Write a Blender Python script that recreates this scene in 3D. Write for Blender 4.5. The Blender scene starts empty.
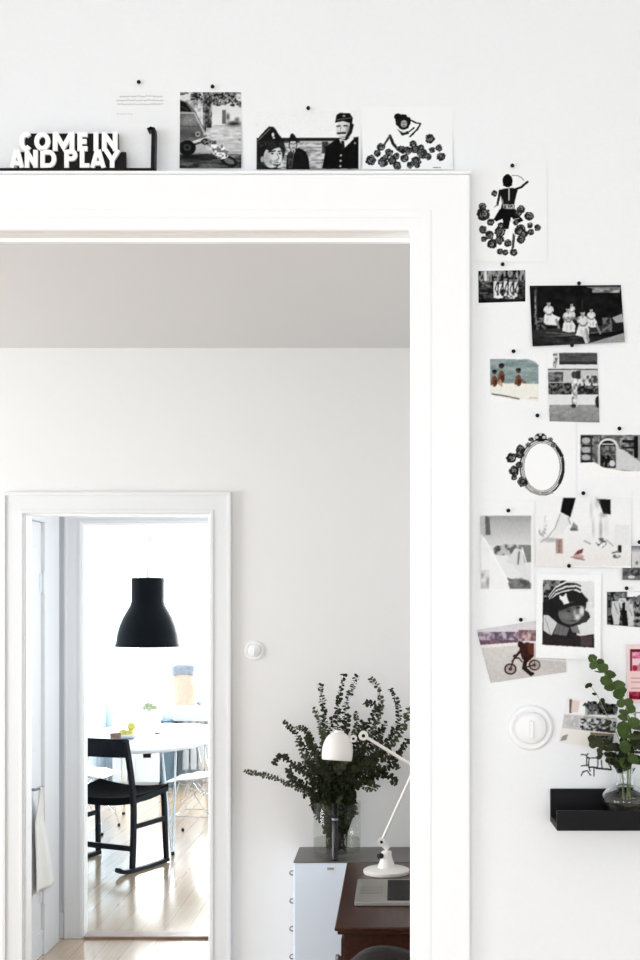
import bpy, bmesh, math, random
import numpy as np
from mathutils import Vector, Matrix
PI = math.pi
random.seed(7)
SC = bpy.context.scene
COL = SC.collection
F, CX, HY, H = 1250.0, 396.0, 606.0, 1.68      # focal length in px, vanishing point, eye height


def P(px, py, d):
    return Vector(((px - CX) * d / F, d, H - (py - HY) * d / F))


# ------------------------------------------------------------------ materials
def lin(c):
    return tuple(((v / 255) / 12.92 if v / 255 <= .04045 else (((v / 255) + .055) / 1.055) ** 2.4) for v in c)


def mat(name, rgb, rough=.5, metal=0, spec=.5, bump=0, bscale=60, var=0, coat=0, stretch=None, sheen=0):
    m = bpy.data.materials.new(name)
    m.use_nodes = True
    nt = m.node_tree
    b = nt.nodes['Principled BSDF']
    c = lin(rgb)
    b.inputs['Base Color'].default_value = (*c, 1)
    b.inputs['Roughness'].default_value = rough
    b.inputs['Metallic'].default_value = metal
    b.inputs['Specular IOR Level'].default_value = spec
    b.inputs['Coat Weight'].default_value = coat
    b.inputs['Sheen Weight'].default_value = sheen
    if bump or var:
        tc = nt.nodes.new('ShaderNodeTexCoord')
        mp = nt.nodes.new('ShaderNodeMapping')
        if stretch:
            mp.inputs['Scale'].default_value = stretch
        n = nt.nodes.new('ShaderNodeTexNoise')
        n.inputs['Scale'].default_value = bscale
        n.inputs['Detail'].default_value = 4
        nt.links.new(tc.outputs['Object'], mp.inputs['Vector'])
        nt.links.new(mp.outputs[0], n.inputs['Vector'])
        if bump:
            bp = nt.nodes.new('ShaderNodeBump')
            bp.inputs['Strength'].default_value = bump
            bp.inputs['Distance'].default_value = .002
            nt.links.new(n.outputs['Fac'], bp.inputs['Height'])
            nt.links.new(bp.outputs[0], b.inputs['Normal'])
        if var:
            r = nt.nodes.new('ShaderNodeValToRGB')
            r.color_ramp.elements[0].position = .3
            r.color_ramp.elements[1].position = .7
            r.color_ramp.elements[0].color = (*[x * (1 - var) for x in c], 1)
            r.color_ramp.elements[1].color = (*[min(1, x * (1 + var)) for x in c], 1)
            nt.links.new(n.outputs['Fac'], r.inputs[0])
            nt.links.new(r.outputs[0], b.inputs['Base Color'])
    return m


def floor_mat():
    m = bpy.data.materials.new('oak_parquet')
    m.use_nodes = True
    nt = m.node_tree
    b = nt.nodes['Principled BSDF']
    tc = nt.nodes.new('ShaderNodeTexCoord')
    mp = nt.nodes.new('ShaderNodeMapping')
    mp.inputs['Rotation'].default_value = (0, 0, PI / 2)
    br = nt.nodes.new('ShaderNodeTexBrick')
    br.inputs['Scale'].default_value = 1
    br.inputs['Brick Width'].default_value = 1.4
    br.inputs['Row Height'].default_value = .12
    br.inputs['Mortar Size'].default_value = .0015
    br.inputs['Color1'].default_value = (*lin((214, 190, 163)), 1)
    br.inputs['Color2'].default_value = (*lin((196, 168, 138)), 1)
    br.inputs['Mortar'].default_value = (*lin((160, 134, 110)), 1)
    mp2 = nt.nodes.new('ShaderNodeMapping')
    mp2.inputs['Scale'].default_value = (30, 1.5, 1)
    n = nt.nodes.new('ShaderNodeTexNoise')
    n.inputs['Scale'].default_value = 2
    n.inputs['Detail'].default_value = 5
    mx = nt.nodes.new('ShaderNodeMix')
    mx.data_type = 'RGBA'
    mx.blend_type = 'MULTIPLY'
    mx.inputs[0].default_value = .35
    nt.links.new(tc.outputs['Object'], mp.inputs[0])
    nt.links.new(mp.outputs[0], br.inputs[0])
    nt.links.new(tc.outputs['Object'], mp2.inputs[0])
    nt.links.new(mp2.outputs[0], n.inputs[0])
    nt.links.new(br.outputs[0], mx.inputs[6])
    nt.links.new(n.outputs['Fac'], mx.inputs[7])
    nt.links.new(mx.outputs[2], b.inputs['Base Color'])
    b.inputs['Roughness'].default_value = .22
    b.inputs['Coat Weight'].default_value = .5
    b.inputs['Coat Roughness'].default_value = .12
    return m


def glass_mat(name, tint=(1, 1, 1), gloss=.12, ior=1.45, edge=.6):
    m = bpy.data.materials.new(name)
    m.use_nodes = True
    nt = m.node_tree
    nt.nodes.remove(nt.nodes['Principled BSDF'])
    out = nt.nodes['Material Output']
    t = nt.nodes.new('ShaderNodeBsdfTransparent')
    t.inputs[0].default_value = (*tint, 1)
    g = nt.nodes.new('ShaderNodeBsdfGlossy')
    g.inputs['Roughness'].default_value = .03
    lw = nt.nodes.new('ShaderNodeLayerWeight')
    lw.inputs[0].default_value = .35
    ma = nt.nodes.new('ShaderNodeMath')
    ma.operation = 'MULTIPLY_ADD'
    ma.inputs[1].default_value = edge
    ma.inputs[2].default_value = gloss * .2
    mx = nt.nodes.new('ShaderNodeMixShader')
    nt.links.new(lw.outputs['Facing'], ma.inputs[0])
    nt.links.new(ma.outputs[0], mx.inputs[0])
    nt.links.new(t.outputs[0], mx.inputs[1])
    nt.links.new(g.outputs[0], mx.inputs[2])
    nt.links.new(mx.outputs[0], out.inputs[0])
    return m


def real_glass(name, tint=(1, 1, 1), ior=1.45):
    m = bpy.data.materials.new(name)
    m.use_nodes = True
    b = m.node_tree.nodes['Principled BSDF']
    b.inputs['Base Color'].default_value = (*tint, 1)
    b.inputs['Transmission Weight'].default_value = 1
    b.inputs['Roughness'].default_value = .01
    b.inputs['IOR'].default_value = ior
    return m


M = dict(
    wall=mat('matt_white_wall_paint', (236, 238, 240), .9, spec=.15, bump=.15, bscale=180, var=.008),
    wall_mid=mat('warm_white_wall_paint', (232, 232, 232), .9, spec=.15, bump=.15, bscale=180, var=.008),
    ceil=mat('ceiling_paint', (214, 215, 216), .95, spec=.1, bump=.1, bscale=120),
    hall=mat('hallway_paint', (226, 229, 234), .85, spec=.2, bump=.1, bscale=120),
    kitchen=mat('kitchen_wall_paint', (226, 238, 246), .85, spec=.2, bump=.1, bscale=120),
    trim=mat('white_gloss_trim_paint', (246, 247, 248), .4, spec=.25, bump=.05, bscale=30),
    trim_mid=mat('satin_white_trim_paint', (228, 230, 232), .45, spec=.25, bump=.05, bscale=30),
    sill=mat('painted_sill', (226, 230, 235), .4, bump=.05, bscale=40),
    threshold=mat('worn_wood_threshold', (150, 125, 112), .35, bump=.2, bscale=6, var=.2, stretch=(2, 40, 1)),
    floor=floor_mat(),
    black=mat('black_painted_metal', (9, 9, 11), .5, spec=.2, bump=.03),
    blackledge=mat('black_ledge_paint', (17, 16, 19), .55, spec=.15, bump=.15, bscale=8, var=.2, stretch=(1, 20, 20)),
    lampblack=mat('dark_slate_enamel', (6, 10, 15), .5, spec=.12, bump=.02),
    chairblack=mat('black_stained_wood', (9, 12, 22), .42, spec=.2, bump=.1, bscale=8, var=.2, stretch=(8, 8, 1)),
    blackfabric=mat('black_woven_seat', (8, 9, 14), .85, spec=.1, bump=.6, bscale=250),
    whiteplastic=mat('white_plastic', (244, 246, 248), .3, bump=.01),
    offwhite=mat('offwhite_plastic', (238, 239, 240), .32, spec=.3, bump=.01),
    lampwhite=mat('cream_white_enamel', (236, 233, 228), .28, bump=.02, coat=.3),
    chrome=mat('chrome', (225, 228, 232), .15, metal=1, bump=.01),
    letter=mat('white_letter_board', (250, 250, 250), .6, bump=.03),
    paper=mat('paper_white', (244, 244, 244), .7, bump=.03),
    cabinet=mat('blue_white_lacquered_steel', (228, 240, 255), .3, spec=.5, coat=.2, bump=.02, bscale=20),
    cabtop=mat('grey_metal_cabinet_top', (100, 92, 92), .35, metal=.2, bump=.03, bscale=30),
    nickel=mat('brushed_nickel', (140, 142, 150), .35, metal=.9, bump=.05),
    desk=mat('dark_walnut', (58, 30, 20), .35, spec=.25, coat=.12, bump=.1, bscale=7, var=.3, stretch=(12, 1, 12)),
    alu=mat('aluminium', (160, 156, 150), .4, metal=.55, bump=.02),
    keys=mat('black_keys', (22, 20, 20), .55, spec=.2, bump=.02),
    pad=mat('trackpad', (140, 137, 131), .35, metal=.5, bump=.01),
    leather=mat('dark_grey_leather', (38, 35, 36), .6, spec=.2, bump=.5, bscale=160, var=.15),
    leaf=mat('eucalyptus_leaf', (58, 66, 36), .55, bump=.1, bscale=40, var=.45),
    leafdark=mat('dark_eucalyptus_leaf', (40, 45, 25), .6, spec=.2, bump=.1, bscale=40, var=.4),
    leafgreen=mat('fresh_eucalyptus_leaf', (66, 84, 42), .55, spec=.2, bump=.1, bscale=40, var=.35),
    stem=mat('brown_green_stem', (48, 40, 26), .6, bump=.2, bscale=80, var=.2),
    stemgreen=mat('green_stem', (120, 140, 90), .6, bump=.2, bscale=80, var=.2),
    kraft=mat('kraft_paper', (216, 186, 164), .8, bump=.4, bscale=40, var=.08),
    kraftgrey=mat('grey_lined_bag_rim', (148, 152, 162), .8, bump=.4, bscale=40, var=.1),
    lemon=mat('lemon_peel', (220, 206, 100), .45, bump=.3, bscale=120, var=.1),
    brown=mat('brown_ceramic', (128, 92, 78), .4, bump=.05),
    cloth=mat('white_cotton', (240, 240, 237), .95, bump=.5, bscale=200, sheen=.2),
    slate=mat('grey_blue_laminate', (104, 126, 138), .45, bump=.02),
    cord=mat('white_cord', (238, 240, 242), .6, bump=.1),
    navy=mat('dark_navy_lacquered_tube', (7, 8, 20), .2, spec=.45, coat=0, bump=.01),
    rubber=mat('black_rubber', (20, 20, 22), .7, bump=.1),
    bark=mat('pale_bark', (190, 192, 190), .8, bump=.3, bscale=20),
    pane=glass_mat('window_glass', (1, 1, 1), .05, edge=.12),
    water=glass_mat('vase_water', (.88, .88, .85), .03, edge=.08),
    glass=glass_mat('clear_vase_glass', (.94, .95, .94), .03, edge=.16),
    bottle=glass_mat('clear_bottle_glass', (.9, .93, .91), .14, edge=.55),
)


def photo_mat():
    m = bpy.data.materials.new('photographic_print')
    m.use_nodes = True
    nt = m.node_tree
    b = nt.nodes['Principled BSDF']
    a = nt.nodes.new('ShaderNodeVertexColor')
    a.layer_name = 'Col'
    nt.links.new(a.outputs[0], b.inputs['Base Color'])
    b.inputs['Roughness'].default_value = .5
    b.inputs['Specular IOR Level'].default_value = .04
    return m


M['photo'] = photo_mat()


# ------------------------------------------------------------------ helpers
def obj(name, bm, m, parent=None, smooth=None, bevel=0, mods=None):
    bmesh.ops.recalc_face_normals(bm, faces=bm.faces)
    me = bpy.data.meshes.new(name)
    bm.to_mesh(me)
    bm.free()
    me.materials.append(M[m] if isinstance(m, str) else m)
    o = bpy.data.objects.new(name, me)
    COL.objects.link(o)
    if parent:
        o.parent = parent
    if smooth is not None:
        me.polygons.foreach_set('use_smooth', [True] * len(me.polygons))
        me.update()
        if smooth < 179:
            try:
                me.set_sharp_from_angle(angle=math.radians(smooth))
            except Exception:
                pass
    if bevel:
        b = o.modifiers.new('bevel', 'BEVEL')
        b.width = bevel
        b.segments = 2
        b.limit_method = 'ANGLE'
    return o


def tag(o, label=None, cat=None, group=None, kind=None):
    if label:
        o['label'] = label
    if cat:
        o['category'] = cat
    if group:
        o['group'] = group
    if kind:
        o['kind'] = kind
    return o


def thing(name, label, cat, loc=(0, 0, 0), rz=0, group=None):
    o = bpy.data.objects.new(name, None)
    o.empty_display_size = .05
    COL.objects.link(o)
    o.location = loc
    o.rotation_euler = (0, 0, rz)
    return tag(o, label, cat, group)


def copy_tree(o, parent=None):
    c = o.copy()
    COL.objects.link(c)
    c.parent = parent
    for ch in list(o.children):
        copy_tree(ch, c)
    return c


def B(*boxes):
    bm = bmesh.new()
    for b in boxes:
        box(bm, *b)
    return bm


def box(bm, x0, x1, y0, y1, z0, z1):
    v = [bm.verts.new((x, y, z)) for x in (x0, x1) for y in (y0, y1) for z in (z0, z1)]
    for f in ((0, 1, 3, 2), (4, 6, 7, 5), (0, 4, 5, 1), (2, 3, 7, 6), (0, 2, 6, 4), (1, 5, 7, 3)):
        bm.faces.new([v[i] for i in f])


def tube(bm, pts, r, seg=10, cap=True, closed=False):
    pts = [Vector(p) for p in pts]
    n = len(pts)
    rs = r if isinstance(r, (list, tuple)) else [r] * n
    rings = []
    up = None
    for i, p in enumerate(pts):
        if closed:
            t = (pts[(i + 1) % n] - pts[i - 1]).normalized()
        else:
            t = (pts[min(i + 1, n - 1)] - pts[max(i - 1, 0)]).normalized()
        if up is None:
            up = t.orthogonal().normalized()
        else:
            up = (up - t * up.dot(t))
            up = up.normalized() if up.length > 1e-6 else t.orthogonal().normalized()
        s = t.cross(up)
        rings.append([bm.verts.new(p + (up * math.cos(2 * PI * k / seg) + s * math.sin(2 * PI * k / seg)) * rs[i]) for k in range(seg)])
    m = n if closed else n - 1
    for i in range(m):
        a, b = rings[i], rings[(i + 1) % n]
        for k in range(seg):
            bm.faces.new((a[k], a[(k + 1) % seg], b[(k + 1) % seg], b[k]))
    if cap and not closed:
        bm.faces.new(rings[0])
        bm.faces.new(rings[-1][::-1])


def bar(bm, a, b, w, h, up=(0, 0, 1), w2=None, h2=None):
    """rectangular bar from a to b, w across, h along up"""
    a, b = Vector(a), Vector(b)
    t = (b - a).normalized()
    u = Vector(up)
    u = (u - t * u.dot(t)).normalized()
    s = t.cross(u)
    w2 = w if w2 is None else w2
    h2 = h if h2 is None else h2
    v = []
    for p, ww, hh in ((a, w, h), (b, w2, h2)):
        for i, j in ((-1, -1), (1, -1), (1, 1), (-1, 1)):
            v.append(bm.verts.new(p + s * i * ww / 2 + u * j * hh / 2))
    for f in ((0, 1, 2, 3), (7, 6, 5, 4), (0, 4, 5, 1), (1, 5, 6, 2), (2, 6, 7, 3), (3, 7, 4, 0)):
        bm.faces.new([v[i] for i in f])


def lathe(bm, prof, c=(0, 0, 0), seg=40, axis='z', close=False):
    """prof: (r, h) list. axis z up, or 'y' pointing to -y (towards the camera)"""
    c = Vector(c)
    rings = []
    for r, h in prof:
        if r < 1e-6:
            q = Vector((0, 0, h)) if axis == 'z' else Vector((0, -h, 0))
            rings.append([bm.verts.new(c + q)])
            continue
        ring = []
        for k in range(seg):
            a = 2 * PI * k / seg
            q = Vector((r * math.cos(a), r * math.sin(a), h)) if axis == 'z' else Vector((r * math.cos(a), -h, r * math.sin(a)))
            ring.append(bm.verts.new(c + q))
        rings.append(ring)
    pairs = list(zip(rings[:-1], rings[1:]))
    if close:
        pairs.append((rings[-1], rings[0]))
    for a, b in pairs:
        if len(a) == 1 and len(b) == 1:
            continue
        for k in range(seg):
            k2 = (k + 1) % seg
            if len(a) == 1:
                bm.faces.new((a[0], b[k], b[k2]))
            elif len(b) == 1:
                bm.faces.new((a[k], a[k2], b[0]))
            else:
                bm.faces.new((a[k], a[k2], b[k2], b[k]))


def prism(bm, pts, y0, y1):
    """polygon in x,z extruded along y"""
    a = [bm.verts.new((x, y0, z)) for x, z in pts]
    b = [bm.verts.new((x, y1, z)) for x, z in pts]
    n = len(pts)
    bm.faces.new(a)
    bm.faces.new(b[::-1])
    for i in range(n):
        bm.faces.new((a[i], b[i], b[(i + 1) % n], a[(i + 1) % n]))


def smoothpts(pts, n=4):
    """Catmull-Rom through the points"""
    pts = [Vector(p) for p in pts]
    q = [pts[0] * 2 - pts[1]] + pts + [pts[-1] * 2 - pts[-2]]
    out = []
    for i in range(1, len(q) - 2):
        for k in range(n):
            t = k / n
            out.append(.5 * ((2 * q[i]) + (q[i + 1] - q[i - 1]) * t + (2 * q[i - 1] - 5 * q[i] + 4 * q[i + 1] - q[i + 2]) * t * t + (3 * q[i] - q[i - 1] - 3 * q[i + 1] + q[i + 2]) * t ** 3))
    out.append(pts[-1])
    return out


def struct(name, bm, m, parent=None, bevel=0, smooth=None):
    o = obj(name, bm, m, parent, bevel=bevel, smooth=smooth)
    if not parent:
        o['kind'] = 'structure'
    return o


def wall_with_holes(bm, x0, x1, z0, z1, y0, y1, holes, axis='x'):
    """a wall slab in x,z (thickness y) as one mesh of boxes round rectangular holes (hx0,hx1,hz0,hz1), left to right"""
    def bb(a, b, c, d):
        if axis == 'x':
            box(bm, a, b, y0, y1, c, d)
        else:
            box(bm, y0, y1, a, b, c, d)
    x = x0
    for hx0, hx1, hz0, hz1 in holes:
        bb(x, hx0, z0, z1)
        if hz0 > z0 + 1e-4:
            bb(hx0, hx1, z0, hz0)
        if hz1 < z1 - 1e-4:
            bb(hx0, hx1, hz1, z1)
        x = hx1
    bb(x, x1, z0, z1)


# ------------------------------------------------------------------ the setting
Z = 2.712
Y1, Y1b = 1.846, 1.915        # near wall
Y2, Y2b = 5.0, 5.06           # far wall of the middle room
Y3, Y3b = 6.33, 6.385          # kitchen door wall
Y4, Y4b = 12.0, 12.2          # kitchen back wall
XL, XR = -4.4, .75            # middle room sides

struct('floor', B((-4.8, 3.0, -2.9, Y4b, -.1, 0)), 'floor')
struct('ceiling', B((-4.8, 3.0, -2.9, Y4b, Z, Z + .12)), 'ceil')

OR = .0212                    # right edge of the large opening
OL, OT = -1.25, 2.229
bm = bmesh.new()
wall_with_holes(bm, -2.4, 2.2, 0, Z, Y1, Y1b, [(OL - .021, OR + .021, 0, OT + .029)])
struct('wall_front', bm, 'wall')
bm = bmesh.new()
wall_with_holes(bm, -2.4, 2.2, 0, Z, -2.8, -2.65, [(-1.9, -.2, .8, 2.4), (.3, 1.8, .8, 2.4)])
struct('wall_back', bm, 'wall')
bm = bmesh.new()
wall_with_holes(bm, -2.8, Y1b, 0, Z, -2.55, -2.4, [(-1.9, .7, .7, 2.45)], axis='y')
struct('wall_left', bm, 'wall')
struct('wall_right', B((2.2, 2.35, -2.8, Y1b, 0, Z)), 'wall')

# large opening: casing, jamb lining and stop
yc = 1.826
co, ct = .1083, 2.311
bm = bmesh.new()
for pts in (
    # profiled casing as nested steps: outer flat, inner raised bead
    [(OL - .087, 0), (OL - .087, ct), (co, ct), (co, 0), (OR, 0), (OR, OT), (OL, OT), (OL, 0)],
):
    prism(bm, pts, yc, Y1)
struct('trim_1', bm, 'trim', bevel=.003)
bm = bmesh.new()
q = .018
prism(bm, [(OL - q - .012, 0), (OL - q - .012, OT + q + .012), (OR + q + .012, OT + q + .012), (OR + q + .012, 0), (OR + q, 0), (OR + q, OT + q), (OL - q, OT + q), (OL - q, 0)], yc - .0014, yc)
struct('trim_2', bm, 'trim', bevel=.001)
bm = bmesh.new()
for y0, y1, dz_, dx_ in ((Y1, yc + .040, 0, 0), (yc + .040, yc + .050, -.0056, 0), (yc + .050, Y1b + .004, .022, .014)):
    prism(bm, [(OL - .02, 0), (OL - .02, OT + .028), (OR + .02, OT + .028), (OR + .02, 0), (OR + dx_, 0), (OR + dx_, OT + dz_), (OL - dx_, OT + dz_), (OL - dx_, 0)], y0, y1)
struct('trim_3', bm, 'trim')
# moulded cap on the casing head
struct('trim_4', B((OL - .095, co + .001, yc - .003, Y1, ct, ct + .004)), 'trim', bevel=.001)

# middle room
bm = bmesh.new()
dL, dR, dT = -1.484, -.744, H + (HY - 514) * 5.0 / F
wall_with_holes(bm, XL, XR, 0, Z, Y2, Y2b, [(dL, dR, 0, dT)])
struct('wall_middle', bm, 'wall_mid')
bm = bmesh.new()
wall_with_holes(bm, Y1b, Y2, 0, Z, XL - .15, XL, [(2.5, 4.4, .7, 2.45)], axis='y')
struct('wall_middle_left', bm, 'wall_mid')
struct('wall_middle_right', B((XR, XR + .12, Y1b, Y2b, 0, Z)), 'wall_mid')


def casing(name, x0, x1, zt, y, w, m, toward=-1):
    """door casing round an opening: flat board with an outer and an inner bead, and small caps"""
    bm = bmesh.new()
    t = .016
    ys = (y - t, y)
    prism(bm, [(x0 - w, 0), (x0 - w, zt + w), (x1 + w, zt + w), (x1 + w, 0), (x1, 0), (x1, zt), (x0, zt), (x0, 0)], *ys)
    for a, b, dd in ((w - .014, w, .006), (.004, .016, .004)):
        prism(bm, [(x0 - b, 0), (x0 - b, zt + b), (x1 + b, zt + b), (x1 + b, 0), (x1 + a, 0), (x1 + a, zt + a), (x0 - a, zt + a), (x0 - a, 0)], y - t - dd, y - t)
    return struct(name, bm, m, bevel=.0015)


casing('trim_5', dL, dR, dT, Y2, .086, 'trim_mid')
# lining inside that door opening
bm = bmesh.new()
prism(bm, [(dL - .001, 0), (dL - .001, dT + .001), (dR + .001, dT + .001), (dR + .001, 0), (dR - .006, 0), (dR - .006, dT - .006), (dL + .006, dT - .006), (dL + .006, 0)], Y2 - .002, Y2b + .01)
struct('trim_6', bm, 'trim')

# passage between middle room and kitchen
HX = -1.72
struct('wall_passage_left', B((HX - .12, HX, Y2b, Y3, 0, Z)), 'hall')
bm = bmesh.new()
wall_with_holes(bm, Y2b, Y3, 0, Z, -.40, -.28, [(5.25, 6.15, .9, 2.35)], axis='y')  # unseen opening added so the passage fill light can shine in
struct('wall_passage_right', bm, 'hall')
kL, kR, kT = -1.588, -.72, H + (HY - 523) * Y3 / F
bm = bmesh.new()
wall_with_holes(bm, -2.9, .7, 0, Z, Y3, Y3b, [(kL, kR, 0, kT)])
struct('wall_kitchen_front', bm, 'hall')
casing('trim_7', kL, kR, kT, Y3, .088, 'trim_mid')
bm = bmesh.new()
prism(bm, [(kL - .001, 0), (kL - .001, kT + .001), (kR + .001, kT + .001), (kR + .001, 0), (kR - .01, 0), (kR - .01, kT - .01), (kL + .01, kT - .01), (kL + .01, 0)], Y3 - .004, Y3b + .01)
struct('trim_8', bm, 'trim')
struct('baseboard_passage', B((HX, HX + .018, Y2b, Y3 - .023, 0, .12)), 'trim_mid', bevel=.003)
struct('baseboard_passage_corner', B((HX + .018, kL - .09, Y3 - .018, Y3, 0, .13)), 'trim_mid', bevel=.003)
struct('baseboard_middle', B((dR + .088, XR, Y2 - .016, Y2, 0, .14)), 'trim_mid', bevel=.003)
struct('trim_9', B((kL + .012, kR - .012, Y3 - .03, Y3b + .03, 0, .014)), 'threshold', bevel=.004)
# door in the passage's left wall, closed, white
dy0, dy1, dzt = 5.30, 6.02, 2.08
dr = struct('door_1', B((HX, HX + .012, dy0, dy1, .008, dzt)), 'trim_mid', bevel=.002)
obj('door_panel', B((HX + .012, HX + .018, dy0 + .1, dy1 - .1, .25, 1.0), (HX + .012, HX + .018, dy0 + .1, dy1 - .1, 1.15, dzt - .12)), 'trim_mid', dr, bevel=.003)
for hz in (H + (606 - 583) * 6.03 / F, .3):
    bm = bmesh.new()
    tube(bm, [(HX + .022, dy1 + .008, hz - .055), (HX + .022, dy1 + .008, hz + .055)], .008, 10)
    box(bm, HX + .0125, HX + .016, dy1 - .03, dy1 + .03, hz - .045, hz + .045)
    obj('hinge', bm, 'sill', dr)
struct('trim_10', B((HX, HX + .03, dy1 + .003, dy1 + .255, 0, dzt + .09), (HX, HX + .03, dy0 - .09, dy0 - .003, 0, dzt + .09), (HX, HX + .03, dy0 - .003, dy1 + .003, dzt + .003, dzt + .09)), 'trim_mid', bevel=.003)
hy, hzz = 5.78, .83
bm = bmesh.new()
tube(bm, [(HX + .012, hy, hzz), (HX + .05, hy, hzz), (HX + .055, hy + .02, hzz), (HX + .055, hy + .1, hzz)], .007, 8)
lathe(bm, [(0, 0), (.02, 0), (.02, .006), (0, .006)], (0, 0, 0), 16)
for v in bm.verts:
    if v.co.length < .03:
        v.co = Vector((HX + .012 + v.co.z, hy + v.co.x, hzz + v.co.y))
obj('door_handle', bm, 'nickel', dr, smooth=40)

# kitchen
KL, KR = -2.78, .55
WX0, WX1, WZ0, WZ1 = -2.55, .1, .76, 2.42
struct('wall_kitchen_left', B((KL - .12, KL, Y3b, Y4, 0, Z)), 'kitchen')
struct('wall_kitchen_right', B((KR, KR + .12, Y3b, Y4, 0, Z)), 'kitchen')
bm = bmesh.new()
wall_with_holes(bm, KL - .12, KR + .12, 0, Z, Y4, Y4b, [(WX0, WX1, WZ0, WZ1)])
struct('wall_kitchen_back', bm, 'kitchen')
win = struct('window_1', B((WX0, WX0 + .05, Y4 + .08, Y4 + .14, WZ0, WZ1), (WX1 - .05, WX1, Y4 + .08, Y4 + .14, WZ0, WZ1),
                           (WX0 + .05, WX1 - .05, Y4 + .08, Y4 + .14, WZ0, WZ0 + .05), (WX0 + .05, WX1 - .05, Y4 + .08, Y4 + .14, WZ1 - .05, WZ1),
                           (-1.27, -1.21, Y4 + .082, Y4 + .138, WZ0 + .05, WZ1 - .05), (-2.2, -1.27, Y4 + .09, Y4 + .13, 2.28, 2.31)), 'trim', bevel=.003)
obj('pane', B((WX0 + .05, WX1 - .05, Y4 + .105, Y4 + .111, WZ0 + .05, WZ1 - .05)), 'pane', win)
struct('trim_11', B((-2.25, KR - .02, 11.72, Y4 + .08, .60, .745)), 'sill', bevel=.004)

# plain windows of the rooms in front (seen only by the light they let in)
for i, (x0, x1) in enumerate(((-1.9, -.2), (.3, 1.8))):
    w = struct('window_%d' % (2 + i), B((x0, x0 + .05, -2.76, -2.7, .8, 2.4), (x1 - .05, x1, -2.76, -2.7, .8, 2.4), (x0, x1, -2.76, -2.7, .8, .85), (x0, x1, -2.76, -2.7, 2.35, 2.4),
                                       ((x0 + x1) / 2 - .03, (x0 + x1) / 2 + .03, -2.76, -2.7, .8, 2.4)), 'trim')
    obj('pane', B((x0 + .05, x1 - .05, -2.735, -2.73, .85, 2.35)), 'pane', w)
for i, (xx, y0, y1) in enumerate(((-2.5, -1.9, .7), (XL - .1, 2.5, 4.4))):
    w = struct('window_%d' % (4 + i), B((xx, xx + .06, y0, y0 + .05, .7, 2.45), (xx, xx + .06, y1 - .05, y1, .7, 2.45), (xx, xx + .06, y0, y1, .7, .75), (xx, xx + .06, y0, y1, 2.4, 2.45),
                                       (xx, xx + .06, (y0 + y1) / 2 - .03, (y0 + y1) / 2 + .03, .7, 2.45)), 'trim')
    obj('pane', B((xx + .03, xx + .035, y0 + .05, y1 - .05, .75, 2.4)), 'pane', w)


# ------------------------------------------------------------------ lights
def area(name, loc, rot, sx, sy, e, col=(1, 1, 1)):
    l = bpy.data.lights.new(name, 'AREA')
    l.shape = 'RECTANGLE'
    l.size, l.size_y, l.energy, l.color = sx, sy, e, col
    o = bpy.data.objects.new(name, l)
    o.location = loc
    o.rotation_euler = rot
    COL.objects.link(o)
    return o


#LIGHTS
area('daylight_back_window', (-1.05, -2.85, 1.6), (PI / 2, 0, 0), 1.65, 1.55, 41, (.955, .98, 1))
area('daylight_back_window_right', (1.05, -2.85, 1.6), (PI / 2, 0, 0), 1.45, 1.55, 28, (.955, .98, 1))
area('daylight_left_window', (-2.6, -.6, 1.58), (PI / 2, 0, -PI / 2), 2.5, 1.65, 45, (.955, .98, 1))
area('daylight_middle_window', (XL - .2, 3.45, 1.58), (PI / 2, 0, -PI / 2), 1.8, 1.65, 138, (.95, .98, 1))
area('passage_fill_light', (-.2, 5.7, 1.6), (PI / 2, 0, PI / 2), .8, 1.4, 13, (.98, .99, 1))  # added fill light that brightens the passage, out of view
area('daylight_kitchen_window', (-1.22, Y4b + .1, 1.6), (PI / 2, 0, PI), 2.6, 1.6, 260, (.95, .985, 1))
#ENDLIGHTS
w = bpy.data.worlds.new('sky')
SC.world = w
w.use_nodes = True
bg = w.node_tree.nodes['Background']
bg.inputs[0].default_value = (.94, .98, 1, 1)
bg.inputs[1].default_value = 1.35

# ------------------------------------------------------------------ camera
cam = bpy.data.cameras.new('camera')
cam.sensor_fit = 'HORIZONTAL'
cam.sensor_width = 36
cam.lens = 36 * F / 640
cam.shift_x = -(CX - 320) / 640
cam.shift_y = (HY - 480) / 640
cam.clip_start = .05
co_ = bpy.data.objects.new('camera', cam)
co_.location = (0, 0, H)
co_.rotation_euler = (PI / 2, 0, 0)
COL.objects.link(co_)
SC.camera = co_
SC.view_settings.view_transform = 'Standard'
SC.view_settings.look = 'None'
SC.view_settings.exposure = 0
SC.view_settings.gamma = 1
SC.view_settings.use_curve_mapping = False
SC.cycles.max_bounces = 10
SC.cycles.diffuse_bounces = 6
SC.cycles.transparent_max_bounces = 24
SC.cycles.use_denoising = True


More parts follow.
